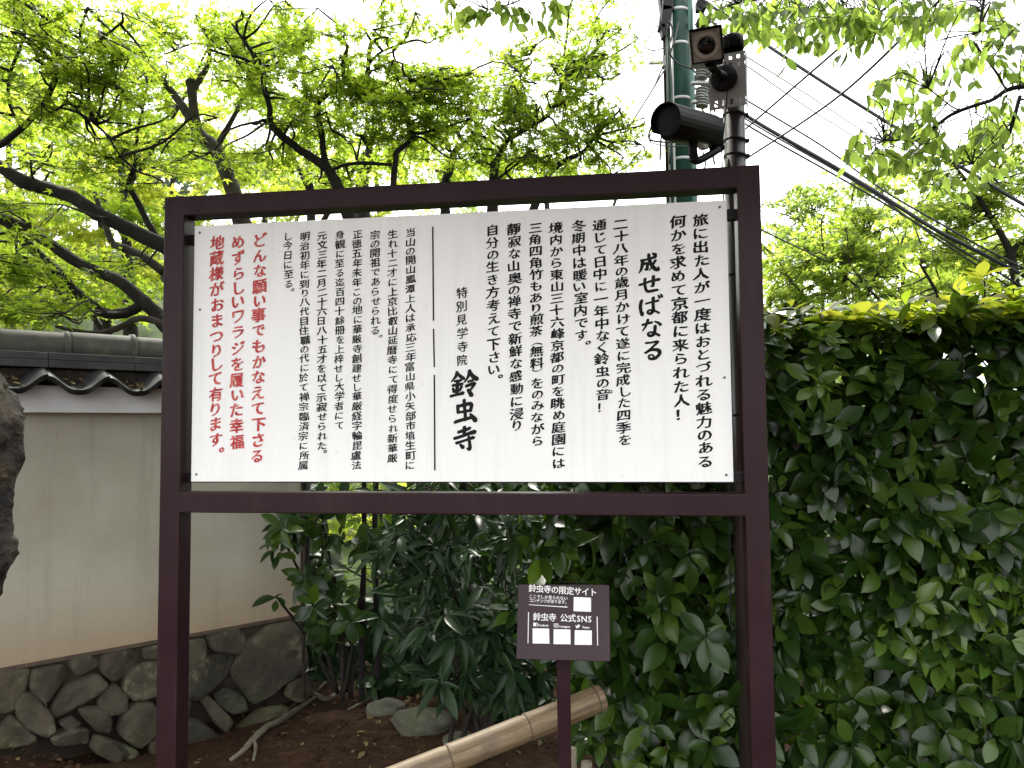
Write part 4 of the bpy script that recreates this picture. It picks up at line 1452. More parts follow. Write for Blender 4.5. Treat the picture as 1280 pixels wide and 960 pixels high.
tree('maple_tree', 'dark forked maple rising behind the middle of the top rail, limbs bending like elbows', b,
     [[(590, 740, 40, 6.9), (540, 480, 34), (462, 330, 24), (424, 238, 15), (415, 220, 13), (407, 207, 12)]],
     [[(407, 210, 11), (392, 198, 11), (370, 184, 10), (348, 166, 10), (338, 152, 8), (337, 134, 7), (331, 112, 7), (326, 90, 7), (318, 72, 6), (310, 58, 5), (290, 30, 3)],
      [(324, 82, 4), (300, 72, 4), (284, 69, 3), (262, 62, 3)],
      [(407, 208, 10), (404, 188, 8), (402, 168, 8), (398, 148, 8), (397, 130, 8), (408, 118, 8), (422, 106, 8), (434, 101, 7), (450, 101, 7), (459, 92, 6), (461, 70, 6), (464, 54, 5), (474, 46, 3), (480, 20, 2)],
      [(430, 102, 5), (429, 85, 5), (432, 68, 5), (434, 58, 4), (430, 48, 3), (432, 30, 2)],
      [(461, 80, 4), (475, 66, 3), (500, 55, 2)],
      [(412, 214, 5), (432, 206, 4), (456, 204, 5), (490, 206, 4)],
      [(492, 240, 8), (492, 222, 8), (495, 200, 7), (496, 190, 7), (508, 180, 6), (516, 168, 5), (508, 150, 4), (511, 120, 4), (514, 100, 3)],
      [(446, 200, 3), (440, 182, 2), (420, 165, 2)], [(446, 200, 3), (452, 170, 2)]],
     [(360, 30, 6.8, 50, 30, 8), (360, 90, 6.9, 60, 40, 9), (380, 140, 7, 50, 30, 6), (430, 140, 6.9, 70, 40, 11), (490, 110, 6.9, 50, 45, 12), (460, 60, 6.9, 50, 28, 5), (540, 115, 7, 60, 30, 10), (520, 170, 7, 60, 30, 8),
      (470, 175, 7.2, 60, 25, 7), (440, 100, 6.8, 40, 30, 4), (330, 195, 7.2, 60, 25, 5), (500, 20, 6.6, 40, 14, 2), (520, 35, 6.7, 40, 14, 3), (575, 100, 7, 40, 25, 5), (410, 215, 7.4, 80, 14, 5)]
     + [(u_, v_, y_, 190, 70, 100) for u_, v_, y_ in ((-350, -140, 5.0), (-100, -130, 5.2), (150, -130, 5.4), (400, -130, 5.4), (650, -130, 5.4), (-350, -330, 4.4), (-50, -330, 4.4), (250, -330, 4.4), (560, -330, 4.4), (0, -640, 3.7), (400, -640, 3.7))],  # unseen clumps above the view, added to shade the wall and soil
     6.9, 'bark', 'maple_leaf', L_MAPLE, group=MG, size=0.064)
b = at(610, 700, 7.6)
tree('maple_tree', 'slim branching maple between the middle of the top rail and the green pole', b,
     [[(590, 740, 40, 7.6), (600, 500, 32), (612, 330, 20), (617, 225, 12), (619, 203, 12)]],
     [[(619, 205, 10), (626, 190, 7), (634, 176, 7), (650, 166, 6), (664, 156, 6), (680, 148, 6), (690, 138, 5), (697, 122, 5), (701, 108, 5), (701, 95, 5)],
      [(664, 154, 4), (660, 138, 3), (652, 118, 3), (650, 90, 2), (652, 70, 2)],
      [(560, 320, 18, 8), (556, 240, 12, 8), (563, 208, 11, 8), (568, 190, 9, 8), (585, 176, 6, 8), (600, 165, 4, 8)],
      [(640, 330, 16, 7.8), (680, 230, 9, 7.8), (696, 208, 8, 7.8), (712, 198, 7, 7.8), (728, 190, 5, 7.8), (745, 170, 3, 7.8)],
      [(612, 232, 4), (640, 210, 3), (655, 198, 3)], [(640, 225, 3), (632, 212, 3), (645, 200, 2)],
      [(457, 330, 24, 8.4), (452, 235, 17, 8.4), (454, 215, 15, 8.4), (459, 205, 14, 8.4), (462, 180, 8, 8.4)]],
     [(600, 135, 7.5, 60, 40, 10), (650, 120, 7.5, 50, 45, 9), (650, 175, 7.6, 70, 35, 11), (710, 110, 7.6, 60, 45, 13), (740, 150, 7.7, 45, 45, 9), (700, 70, 7.5, 50, 25, 5), (740, 60, 7.6, 40, 30, 6), (765, 30, 7.6, 22, 30, 3),
      (770, 185, 7.8, 34, 24, 6), (590, 190, 7.8, 60, 25, 7), (700, 190, 7.8, 60, 25, 8), (660, 60, 7.4, 40, 16, 3), (560, 150, 7.6, 50, 40, 5), (640, 215, 8, 90, 12, 6), (725, 15, 7.5, 14, 14, 1)],
     7.6, 'bark', 'maple_leaf', L_MAPLE, group=MG, size=0.064)

b = at(150, 700, 9.6)
tree('maple_tree', 'slender maple filling the gaps behind the near limbs, upper left of the signboard', b,
     [[(170, 720, 24, 9.6), (165, 480, 20, 9.6), (158, 300, 12, 9.6), (150, 160, 7, 9.6), (160, 60, 4, 9.6)]],
     [[(158, 300, 8, 9.6), (100, 200, 5, 9.6), (50, 120, 3, 9.6)], [(156, 240, 7, 9.6), (220, 140, 4, 9.6), (260, 60, 3, 9.6)]],
     [(30, 60, 9.6, 80, 60, 14), (120, 40, 9.6, 90, 50, 14), (230, 60, 9.6, 90, 50, 14), (60, 160, 9.6, 90, 40, 12), (170, 140, 9.6, 80, 40, 11), (250, 190, 9.6, 70, 30, 9), (110, 240, 9.2, 110, 30, 10), (40, 320, 9, 80, 40, 10), (140, 370, 9, 90, 26, 12), (-60, 100, 9.6, 80, 120, 10), (190, 280, 9, 50, 40, 7)],
     9.6, 'bark', 'maple_leaf', L_MAPLE, group=MG, size=0.078, rad=0.46, n_leaf=85, twigs=False)
b = at(400, 700, 9.8)
tree('maple_tree', 'slender maple filling the gaps behind the elbow-limbed maple', b,
     [[(400, 720, 24, 9.8), (395, 480, 20, 9.8), (390, 300, 12, 9.8), (385, 180, 7, 9.8), (380, 80, 4, 9.8)]],
     [[(390, 300, 8, 9.8), (450, 200, 5, 9.8), (500, 130, 3, 9.8)], [(388, 240, 7, 9.8), (340, 140, 4, 9.8), (320, 60, 3, 9.8)]],
     [(330, 40, 9.8, 60, 40, 9), (340, 120, 9.8, 70, 40, 11), (420, 100, 9.8, 60, 40, 9), (480, 140, 9.8, 60, 40, 9), (420, 180, 9.8, 90, 30, 12), (540, 180, 9.8, 70, 30, 9), (330, 210, 9.8, 90, 24, 9), (520, 225, 9.8, 110, 14, 8), (650, 200, 9.8, 80, 20, 7)],
     9.8, 'bark', 'maple_leaf', L_MAPLE, group=MG, size=0.078, rad=0.46, n_leaf=80, twigs=False)

# brighter maples further back, their sunlit look carried by the leaf colour
BGG = 'bright trees on the slope behind'
far = [
    ('yellow green maple far behind the tiled wall at the left photo edge', -60, 12.5, [(-60, 190, 12.5, 150, 110, 24), (60, 250, 12.5, 110, 60, 16), (20, 340, 12, 110, 60, 16)], 'maple_sunlit'),
    ('yellow green maple far behind the wall, above the middle of the tiled coping', 130, 13.5, [(120, 150, 13.5, 130, 50, 16), (150, 230, 13.5, 120, 60, 18), (160, 310, 13, 90, 50, 14), (130, 370, 12.5, 110, 30, 12)], 'maple_sunlit'),
    ('yellow green maple far behind the left end of the signboard top rail', 300, 15, [(250, 130, 15, 90, 40, 9), (320, 200, 15, 120, 40, 16), (300, 250, 14.5, 130, 40, 12)], 'maple_sunlit'),
    ('pale green maple far behind the middle of the signboard', 480, 16, [(480, 200, 16, 130, 30, 9), (500, 260, 16, 150, 60, 12), (500, 420, 14, 160, 120, 20), (500, 650, 11, 120, 70, 16)], 'maple_sunlit'),
    ('pale green maple far behind the signboard, left of the green pole', 690, 17, [(690, 215, 17, 120, 24, 8), (680, 300, 17, 150, 60, 10), (700, 450, 14, 150, 120, 16)], 'far_leaf'),
]
for lab, u, Y, bl, m in far:
    b = at(u, 560, Y)
    tree('maple_tree', lab, b, [[(u + 20, 600, 18, Y), (u + 8, 480, 14, Y), (u, 330, 9, Y), (u - 12, 200, 5, Y)]],
         [[(u + 8, 430, 8, Y), (u - 60, 320, 5, Y), (u - 110, 240, 3, Y)], [(u + 5, 400, 8, Y), (u + 60, 300, 5, Y), (u + 90, 220, 3, Y)]],
         bl, Y, 'bark', m, L_MAPLE, group=BGG, size=0.12, rad=0.62, n_leaf=95, twigs=False, tilt=0.5)
# greyer tree of the hillside, seen in the gap at the left corner of the sign
for lab, u, v, Y, ru, rv, n, m in (('grey green hillside tree in the gap above the left corner of the signboard', 215, 215, 24, 70, 60, 22, 'far_dark'),
                                  ('dusky green hillside tree at the far left, half hidden by maple leaves', 10, 110, 24, 70, 70, 18, 'far_dark'),
                                  ('pale olive hillside tree low behind the maple limbs', 330, 230, 26, 100, 50, 18, 'far_leaf'),
                                  ('broad dusky green hillside tree behind the maples over the tiled wall', 120, 300, 26, 150, 90, 30, 'far_dark')):
    b = at(u, 520, Y)
    tree('hillside_tree', lab, b, [[(u, 560, 16, Y), (u + 3, 380, 11, Y), (u, v, 5, Y)]], [], [(u, v, Y, ru, rv, n)], Y, 'bark', m, L_CLUMP,
         group='trees of the far hillside', size=0.26, rad=0.8, n_leaf=90, twigs=False, tilt=0.9)

# trees across the road at the right
RG = 'light green trees beyond the hedge'
tree('slender_tree', 'thin loose-crowned tree against the white sky just right of the signboard', at(1022, 560, 13),
     [[(1036, 560, 8, 13), (1030, 420, 5, 13), (1026, 330, 4, 13), (1016, 262, 3, 13)]],
     [[(1028, 350, 3, 13), (1050, 290, 2, 13)], [(1026, 320, 3, 13), (1000, 275, 2, 13)]],
     [(1012, 240, 13, 26, 30, 7), (1018, 275, 13, 34, 26, 7), (985, 262, 13, 26, 14, 3), (1040, 300, 13, 30, 30, 5), (990, 300, 13, 40, 20, 5)],
     13, 'twig', 'far_leaf', L_CHERRY, group=RG, size=0.10, rad=0.32, n_leaf=60, tilt=0.6)
tree('garden_tree', 'light green multi-stemmed tree beyond the hedge with branches forking low', at(1060, 560, 11),
     [[(1056, 560, 9, 11), (1055, 380, 7, 11), (1058, 335, 6, 11), (1066, 318, 5, 11), (1080, 298, 4, 11)]],
     [[(1075, 390, 4, 11), (1095, 345, 4, 11), (1112, 322, 3, 11), (1124, 308, 3, 11)], [(1050, 385, 3, 11), (1040, 350, 3, 11), (1030, 320, 2, 11)],
      [(1080, 376, 4, 11), (1072, 360, 3, 11), (1050, 340, 2, 11)], [(1008, 375, 4, 11), (985, 345, 3, 11)], [(1110, 385, 4, 10.6), (1085, 360, 3, 10.6), (1062, 330, 2, 10.6)],
      [(1090, 330, 3, 11), (1092, 310, 3, 11)]],
     [(1000, 335, 11, 50, 25, 14), (1060, 320, 11, 50, 25, 12), (985, 300, 11.5, 40, 20, 6), (1090, 270, 11, 50, 40, 14), (1110, 310, 11, 50, 30, 10), (1050, 370, 11, 90, 20, 14), (1130, 350, 11, 60, 25, 10), (985, 375, 11, 40, 20, 6), (1070, 440, 11, 120, 40, 16)],
     11, 'twig', 'garden_leaf', L_MAPLE, group=RG, size=0.09, rad=0.42, n_leaf=80, tilt=0.55)
tree('garden_tree', 'fuller light green tree at the right edge with a dark curved stem above the hedge', at(1270, 560, 9),
     [[(1285, 560, 14, 9), (1276, 400, 11, 9), (1268, 345, 9, 9), (1263, 318, 9, 9), (1250, 290, 8, 9), (1233, 263, 7, 9), (1218, 240, 6, 9), (1205, 222, 4, 9), (1194, 208, 3, 9)]],
     [[(1264, 322, 7, 9), (1272, 306, 6, 9), (1290, 296, 6, 9), (1330, 270, 4, 9)], [(1182, 388, 6, 9.3), (1168, 360, 4, 9.3), (1150, 330, 3, 9.3)], [(1225, 250, 3, 9), (1240, 220, 2, 9)]],
     [(1160, 265, 9.5, 45, 35, 11), (1220, 260, 9.2, 50, 35, 12), (1260, 230, 9, 40, 40, 9), (1190, 320, 9.5, 60, 35, 14), (1255, 330, 9.5, 50, 35, 10), (1240, 180, 9, 50, 30, 6), (1150, 380, 9.5, 60, 18, 7), (1240, 380, 9.5, 60, 20, 8), (1320, 280, 9, 60, 100, 14), (1180, 205, 9.2, 35, 20, 5)],
     9, 'bark', 'garden_leaf', L_MAPLE, group=RG, size=0.075, rad=0.36, n_leaf=80, tilt=0.55)
tree('garden_tree', 'far row of pale green foliage low beyond the hedge and the wires', at(1130, 560, 18),
     [[(1130, 600, 12, 18), (1130, 420, 9, 18), (1128, 300, 4, 18)]], [],
     [(1010, 340, 18, 90, 40, 16), (1120, 330, 18, 90, 60, 22), (1220, 330, 18, 100, 60, 22), (1100, 450, 18, 200, 60, 24), (900, 470, 17, 150, 90, 20)],
     18, 'bark', 'garden_leaf', L_CLUMP, group=RG, size=0.16, rad=0.7, n_leaf=80, twigs=False, tilt=0.9)

# ------------------------------------------------------------------ cherry overhead, upper right
def cherry():
    b = np.array([3.7, 3.1, 0.0])
    o = empty('cherry_tree', b, 'cherry tree with drooping oval leaves overhanging the upper right and top edge', 'tree')
    tb = Tubes()
    T0 = [b + np.array([0, 0, -0.1]), b + np.array([0.02, 0.03, 1.0]), b + np.array([-0.05, 0.05, 2.0]), b + np.array([-0.25, 0.1, 2.7]), b + np.array([-0.5, 0.1, 3.3])]
    tb.add(catmull(T0, 8), np.linspace(0.13, 0.075, 33), 14, 0.04)
    tb.build('trunk', M['bark'], o)
    limb_def = [
        [(1420, 60, 10, 3.6), (1330, 105, 8, 3.5), (1280, 108, 7, 3.5), (1258, 113, 6, 3.5), (1240, 125, 5, 3.5), (1215, 133, 5, 3.5), (1190, 143, 5, 3.5), (1168, 158, 4, 3.5), (1140, 173, 3, 3.5), (1105, 176, 2, 3.5)],
        [(1275, 120, 5, 3.5), (1268, 145, 5, 3.5), (1258, 175, 4, 3.5), (1240, 195, 3, 3.5), (1215, 205, 2, 3.5)],
        [(1258, 113, 3, 3.5), (1245, 90, 3, 3.5), (1228, 68, 2, 3.5)],
        [(1215, 133, 3, 3.5), (1195, 136, 2, 3.5), (1160, 110, 2, 3.5)],
        [(1420, -60, 12, 3.6), (1300, -70, 11, 3.5), (1150, -40, 9, 3.5), (1050, -15, 6, 3.5), (980, -8, 4, 3.5), (920, 5, 2, 3.5)],
        [(1300, -70, 10, 3.5), (1100, -130, 9, 3.4), (850, -110, 7, 3.4), (720, -40, 4, 3.4), (650, 0, 2, 3.4), (610, 12, 1.5, 3.4)],
        [(1250, -55, 6, 3.6), (1230, 0, 4, 3.6), (1225, 40, 3, 3.6)]]
    lp = []
    for L in limb_def:
        t = Tubes()
        lp.append(limbs_to(t, [L], 3.5, 0.03, 8))
        t.build('limb', M['bark'], o)
    # join the outer limbs to the trunk
    t = Tubes()
    for e in (limb_def[0][0], limb_def[4][0]):
        p = at(e[0], e[1], e[3])
        q = Vector(T0[-1])
        t.add(catmull([T0[-1] if e is limb_def[4][0] else T0[-2], (np.array(T0[-1]) + p) / 2 + np.array([0, 0, .08]), p], 6), np.linspace(0.07, 0.02, 13), 10)
    t.build('limb', M['bark'], o)
    lp = np.concatenate(lp)
    lv = Leaves(L_CHERRY); tw = Tubes()
    blobs = [(925, 12, 40, 26, 13), (965, 30, 45, 34, 20), (1020, 25, 50, 34, 22), (1075, 22, 45, 30, 18), (1125, 25, 40, 25, 12), (1180, 18, 50, 25, 10), (1240, 25, 45, 30, 9), (1225, 75, 50, 28, 7), (1265, 70, 30, 40, 5),
             (1140, 90, 34, 22, 5), (1110, 115, 30, 24, 5), (1160, 110, 30, 26, 4), (1085, 185, 40, 22, 9), (1110, 205, 44, 18, 9), (1150, 180, 45, 28, 9), (1200, 170, 45, 30, 9), (1245, 150, 40, 34, 8), (1180, 225, 50, 20, 6),
             (1250, 205, 40, 30, 7), (1150, 150, 30, 20, 3), (1340, 100, 60, 100, 8), (1000, -40, 120, 30, 9), (1200, -50, 120, 30, 9),
             (575, 4, 22, 10, 2), (640, 12, 30, 12, 4), (600, 12, 22, 12, 2), (690, 12, 14, 12, 2), (665, 22, 12, 10, 1)]
    for (u, v, ru, rv, n) in blobs:
        for _ in range(n):
            Y = rng.uniform(3.2, 3.9) if u > 800 else 3.4
            c = at(u + rng.normal() * ru * .5, v + rng.normal() * rv * .45, Y)
            az = rng.uniform(0, 2 * math.pi)
            dr = unit(np.array([math.cos(az), math.sin(az) * .7, -0.35]))
            L = rng.uniform(0.10, 0.20)
            tw.add([c - dr * L * .5, c + np.array([0, 0, .012]), c + dr * L * .5], [0.0025, 0.002, 0.001], 4, cap=False)
            k = rng.integers(5, 9)
            f = np.linspace(-0.5, 0.5, k)
            P = c + f[:, None] * dr * L
            side = np.cross(dr, [0, 0, 1.0])
            A = side * np.where(np.arange(k) % 2, 1, -1)[:, None] * 0.7 + dr * 0.5 + rng.normal(size=(k, 3)) * 0.25
            A[:, 2] -= rng.uniform(0.4, 1.3, k)
            N = rng.normal(size=(k, 3)) * 0.7 + np.array([0, -0.2, 0.9])
            lv.add(P, A, N, rng.uniform(0.045, 0.082, k))
            b0 = c - dr * L * .5
            d_ = np.linalg.norm(lp - b0, axis=1)
            j = np.argmin(d_)
            if d_[j] < 1.2:
                mid = (lp[j] + b0) / 2 + np.array([0, 0, 0.05]) + rng.normal(size=3) * 0.03
                tw.add(catmull([lp[j], mid, b0], 4), np.linspace(0.004, 0.002, 9), 4, cap=False)
    # unseen canopy added overhead to block sky light from wall and soil
    lv_shade = Leaves(L_CLUMP)
    n = 1500
    x = rng.uniform(-4.2, 6.0, n); y = rng.uniform(0.7, 3.4, n)
    y = np.where(x > 0.8, 0.7 + (y - 0.7) * 0.5, y)
    z = 1.85 + 0.62 * np.maximum(y, 1.2) + rng.uniform(0, 1, n) ** 1.3 * 1.3 + 0.03 * np.abs(x - 1.5)
    for c in np.stack([x, y, z], 1):
        k = 12
        off = rng.normal(size=(k, 3)) * [.16, .13, .07]
        off[:, 2] = np.abs(off[:, 2])
        A = rng.normal(size=(k, 3)); A[:, 2] = -0.3 * np.abs(A[:, 2])
        lv_shade.add(c + off, A, rng.normal(size=(k, 3)) * .35 + np.array([0, 0, 1.0]), rng.uniform(0.12, 0.18, k))
    lv_shade.build('crown', leaf_mat('shade_canopy_leaf', [(.03, .045, .02), (.04, .06, .025), (.055, .075, .03)], [(.06, .08, .035), (.08, .10, .04), (.10, .12, .05)], 0.35, 0.5, 0.2), o)  # dark leaf for the added canopy, lets little green light through
    for e in ((-1.8, 1.2, 4.3), (0.5, -1.2, 4.5), (2.0, 1.5, 4.2), (4.3, -0.8, 4.4), (0.2, 1.8, 4.2)):
        t = Tubes()
        a_ = np.array(T0[-1]); e = np.array(e)
        t.add(catmull([a_, a_ * .6 + e * .4 + np.array([0, 0, .25]), a_ * .25 + e * .75 + np.array([.1, 0, .15]), e], 6), np.linspace(0.06, 0.012, 19), 8)
        t.build('limb', M['bark'], o)
    tw.build('twigs', M['twig'], o)
    lv.build('crown', M['cherry_leaf'], o)


cherry()

# bushy evergreens added out of view to block sky light from the right
def blocker_tree(x, y, label, rx=1.9, ry=2.4, n=1100):
    b = np.array([x, y, 0.0])
    o = empty('added_evergreen', b, label, 'tree', 'added evergreens out of view')
    tb = Tubes()
    tb.add(catmull([b + [0, 0, -.1], b + [.05, 0, 1.5], b + [0, .1, 3.2], b + [.1, 0, 5.2]], 6), np.linspace(0.16, 0.04, 19), 12, 0.04)
    tb.build('trunk', M['bark'], o)
    lv = Leaves(L_BROAD)
    d = unit(rng.normal(size=(n, 3)))
    C = b + np.array([0, 0, 3.2]) + d * [rx, ry, 3.2] * rng.uniform(0.55, 1.0, (n, 1))
    k = 9
    for c, q in zip(C, d):
        A = rng.normal(size=(k, 3)) + q; A[:, 2] -= 0.4
        lv.add(c + rng.normal(size=(k, 3)) * .12, A, q + [0, 0, .5] + rng.normal(size=(k, 3)) * .4, rng.uniform(.11, .18, k))
    lv.build('crown', M['hedge_leaf'], o)


blocker_tree(6.4, 1.8, 'bushy evergreen added out of view to block sky light, right of the cherry tree', 1.9, 2.2)
blocker_tree(7.0, 6.2, 'bushy evergreen added out of view to block sky light, behind the hedge end', 1.9, 2.4)

# ------------------------------------------------------------------ hedge and shrubs
def whorls(lv, C, D, nleaf, size, spread=0.9, droop=0.35):
    """A rosette of leaves round each shoot tip C pointing along D."""
    for c, d in zip(C, D):
        k = max(3, int(nleaf + rng.integers(-2, 3)))
        x, y, dd = basis(d)
        x = np.array(x); y = np.array(y); dd = np.array(dd)
        a = rng.uniform(0, 6.28) + np.arange(k) * 2.4
        rad_ = np.cos(a)[:, None] * x + np.sin(a)[:, None] * y
        lift = rng.uniform(0.0, 0.8, k)[:, None]
        A = rad_ * spread + dd * lift + rng.normal(size=(k, 3)) * 0.15
        A[:, 2] -= droop * rng.uniform(0.3, 1.5, k)
        N = dd * 1.0 + np.array([0, 0, 0.45]) - rad_ * 0.2 + rng.normal(size=(k, 3)) * 0.22
        P = c - dd * rng.uniform(0.0, 0.05, k)[:, None] + rad_ * 0.006
        lv.add(P, A, N, size * rng.uniform(0.55, 1.3, k))


HX0, HX1 = 0.30, 4.6
HZ = at(1120, 394, 3.0)[2]


def hfront(x):
    return 3.02 - 0.04 * (x - 1.0) + 0.05 * np.sin(2.2 * x)


def hedge():
    o = empty('hedge', (1.6, 3.4, 0), 'tall dark glossy hedge with yellow green shoots on top, right of the signboard', 'hedge')
    lv = Leaves(L_BROAD); lv2 = Leaves(L_BROAD); lv3 = Leaves(L_BROAD)
    n = 3400
    x = rng.uniform(HX0, HX1, n)
    z = rng.uniform(0.05, HZ, n)
    dep = rng.exponential(0.20, n)
    keep = dep < 0.75
    x, z, dep = x[keep], z[keep], dep[keep]
    y = hfront(x) + dep + 0.06 * np.sin(5 * x + 3 * z) - 0.05 * np.cos(4.3 * z)
    # the left end recedes behind the signboard
    endk = np.clip((0.9 - x) / 0.6, 0, 1)
    y = y + endk * 0.15
    top = np.clip((z - (HZ - 0.25)) / 0.25, 0, 1)
    C = np.stack([x, y, z], 1)
    D = np.stack([rng.normal(size=len(x)) * 0.55, -1 + 0.7 * top + rng.normal(size=len(x)) * 0.3, 0.35 + top * 0.9 + rng.normal(size=len(x)) * 0.4], 1)
    pick = (np.sin(3.7 * x + 1.5 * z) + np.sin(4.9 * z - 2.1 * x + 1) > 1.25) & (rng.uniform(size=len(x)) < 0.6) & (dep < 0.2)
    whorls(lv, C[~pick], D[~pick], 7, 0.110)
    whorls(lv3, C[pick], D[pick], 6, 0.085)
    # top surface
    n = 620
    x = rng.uniform(HX0, HX1, n); y = hfront(x) + rng.uniform(0.0, 0.8, n); z = HZ + rng.normal(size=n) * 0.03
    C = np.stack([x, y, z], 1)
    D = np.stack([rng.normal(size=n) * 0.4, -0.3 + rng.normal(size=n) * 0.35, 1.0 + 0 * x], 1)
    whorls(lv, C, D, 6, 0.092)
    # young growth standing proud of the top
    n = 620
    x = rng.uniform(HX0, HX1, n); y = hfront(x) + rng.uniform(0.04, 0.8, n)
    z = HZ + 0.035 + np.abs(rng.normal(size=n)) * 0.03 + 0.03 * np.sin(3 * x)
    C = np.stack([x, y, z], 1)
    D = np.stack([rng.normal(size=n) * 0.3, -0.25 + rng.normal(size=n) * 0.3, 1.0 + 0 * x], 1)
    whorls(lv2, C, D, 5, 0.092, 0.8, 0.2)
    # two tall young shoots near the right edge
    tw = Tubes()
    for (u, v0, v1) in ((1226, 395, 340), (1262, 395, 352), (1190, 392, 362)):
        p0, p1 = at(u, v0, 3.1), at(u + 4, v1, 3.1)
        tw.add([p0, (p0 + p1) / 2 + np.array([.01, 0, 0]), p1], [0.004, 0.003, 0.002], 5)
        for f in (0.35, 0.65, 0.8, 1.0):
            q = p0 + (p1 - p0) * f
            whorls(lv2, [q], [np.array([rng.normal() * .4, rng.normal() * .3, 1])], 4, 0.085, 0.9, 0.1)
    # stems inside
    for _ in range(64):
        xx = rng.uniform(HX0, HX1)
        yy = hfront(xx) + rng.uniform(0.25, 0.6)
        p = [np.array([xx, yy, -0.05])]
        for h in np.linspace(0.4, HZ - 0.1, 5):
            p.append(np.array([xx + rng.normal() * 0.08, yy + rng.normal() * 0.06, h]))
        tw.add(catmull(p, 4), np.linspace(0.016, 0.005, 21), 7)
        for _k in range(6):
            q = p[rng.integers(1, 5)]
            e = q + np.array([rng.normal() * 0.16, -rng.uniform(0.1, 0.45), rng.uniform(0.0, 0.25)])
            tw.add([q, (q + e) / 2 + rng.normal(size=3) * .02, e], [0.006, 0.004, 0.002], 5, cap=False)
    tw.build('stems', M['twig'], o)
    lv.build('foliage', M['hedge_leaf'], o)
    l3 = lv3.build('light_shoots', leaf_mat('fresh_green_hedge_leaf', [(.06, .12, .016), (.085, .15, .02), (.11, .17, .024)], [(.16, .34, .015), (.22, .40, .02), (.28, .46, .03)], 0.3, 0.33, 0.5), o)
    lv2.build('new_growth', M['hedge_new'], o)


hedge()


def shrub(name, label, pts, base, leafm, tpl, size, nleaf, spread, droop, stems, group=None, facing=-0.6):
    """pts: clumps (u, v, Y, ru, rv, n shoots)."""
    o = empty(name, base, label, 'shrub', group)
    lv = Leaves(tpl); tw = Tubes()
    base = np.asarray(base, float)
    roots = [base + np.array([rng.normal() * 0.12, rng.normal() * 0.08, -0.04]) for _ in range(stems)]
    for (u, v, Y, ru, rv, n) in pts:
        hub = at(u, v, Y + 0.12)
        r = roots[rng.integers(0, len(roots))]
        m = (r + hub) / 2 + np.array([rng.normal() * .05, .06, 0.05])
        tw.add(catmull([r, m, hub], 6), np.linspace(0.014, 0.006, 13), 7)
        for _ in range(n):
            c = at(u + rng.normal() * ru * .5, v + rng.normal() * rv * .5, Y + rng.normal() * 0.10 + 0.0)
            if c[2] < 0.06: c[2] = 0.06 + rng.uniform(0, .08)
            D = np.array([rng.normal() * 0.5, facing + rng.normal() * 0.3, 0.55 + rng.normal() * 0.25])
            whorls(lv, [c], [D], nleaf, size, spread, droop)
            mm = (hub + c) / 2 + rng.normal(size=3) * 0.03
            tw.add([hub, mm, c], [0.005, 0.004, 0.002], 5, cap=False)
    tw.build('stems', M['twig'], o)
    lv.build('foliage', M[leafm], o)
    return o


SG = 'evergreen shrubs under the signboard'
shrub('evergreen_shrub', 'shrub with drooping narrow glossy leaves left of the small notice board',
      [(520, 665, 3.7, 60, 30, 9), (570, 650, 3.6, 60, 24, 9), (510, 710, 3.6, 50, 30, 8), (560, 715, 3.5, 60, 36, 10), (520, 775, 3.5, 60, 34, 10), (600, 790, 3.4, 50, 34, 10), (575, 845, 3.5, 60, 30, 10), (630, 740, 3.5, 40, 40, 9), (640, 840, 3.4, 50, 36, 9), (640, 665, 3.5, 50, 30, 8), (540, 610, 3.7, 80, 20, 6), (680, 870, 3.5, 50, 30, 7)],
      (at(580, 700, 3.75)[0], 3.85, 0), 'shrub_leaf', L_SLIM, 0.125, 9, 0.95, 0.55, 7, SG)
shrub('evergreen_shrub', 'broad-leaved evergreen shrub directly behind the small notice board',
      [(690, 650, 3.2, 50, 20, 6), (760, 660, 3.1, 60, 26, 9), (700, 705, 3.05, 50, 26, 8), (790, 720, 3.1, 50, 36, 10), (780, 790, 3.1, 50, 40, 10), (850, 680, 3.1, 60, 40, 11), (860, 770, 3.0, 60, 40, 11), (800, 870, 3.05, 50, 34, 8), (880, 850, 3.0, 50, 40, 10), (700, 780, 3.25, 60, 50, 10), (730, 900, 3.3, 40, 30, 5), (900, 920, 3.0, 60, 30, 7), (740, 615, 3.2, 120, 16, 9), (860, 615, 3.1, 80, 16, 6)],
      (at(790, 700, 3.3)[0], 3.42, 0), 'hedge_leaf', L_BROAD, 0.115, 7, 0.9, 0.4, 7, SG)
shrub('evergreen_shrub', 'sparse thin-stemmed evergreen beside the right end of the plaster wall',
      [(350, 665, 4.3, 26, 22, 5), (395, 660, 4.5, 40, 24, 7), (345, 745, 4.4, 10, 10, 1), (400, 720, 4.5, 44, 30, 7), (385, 780, 4.6, 24, 26, 4), (430, 760, 4.5, 40, 30, 6), (400, 630, 4.5, 50, 14, 4), (455, 690, 4.6, 40, 50, 6), (420, 780, 4.6, 30, 20, 4)],
      (at(415, 700, 4.7)[0], 4.8, 0), 'hedge_leaf', L_BROAD, 0.115, 6, 0.95, 0.5, 6, SG, facing=-0.4)
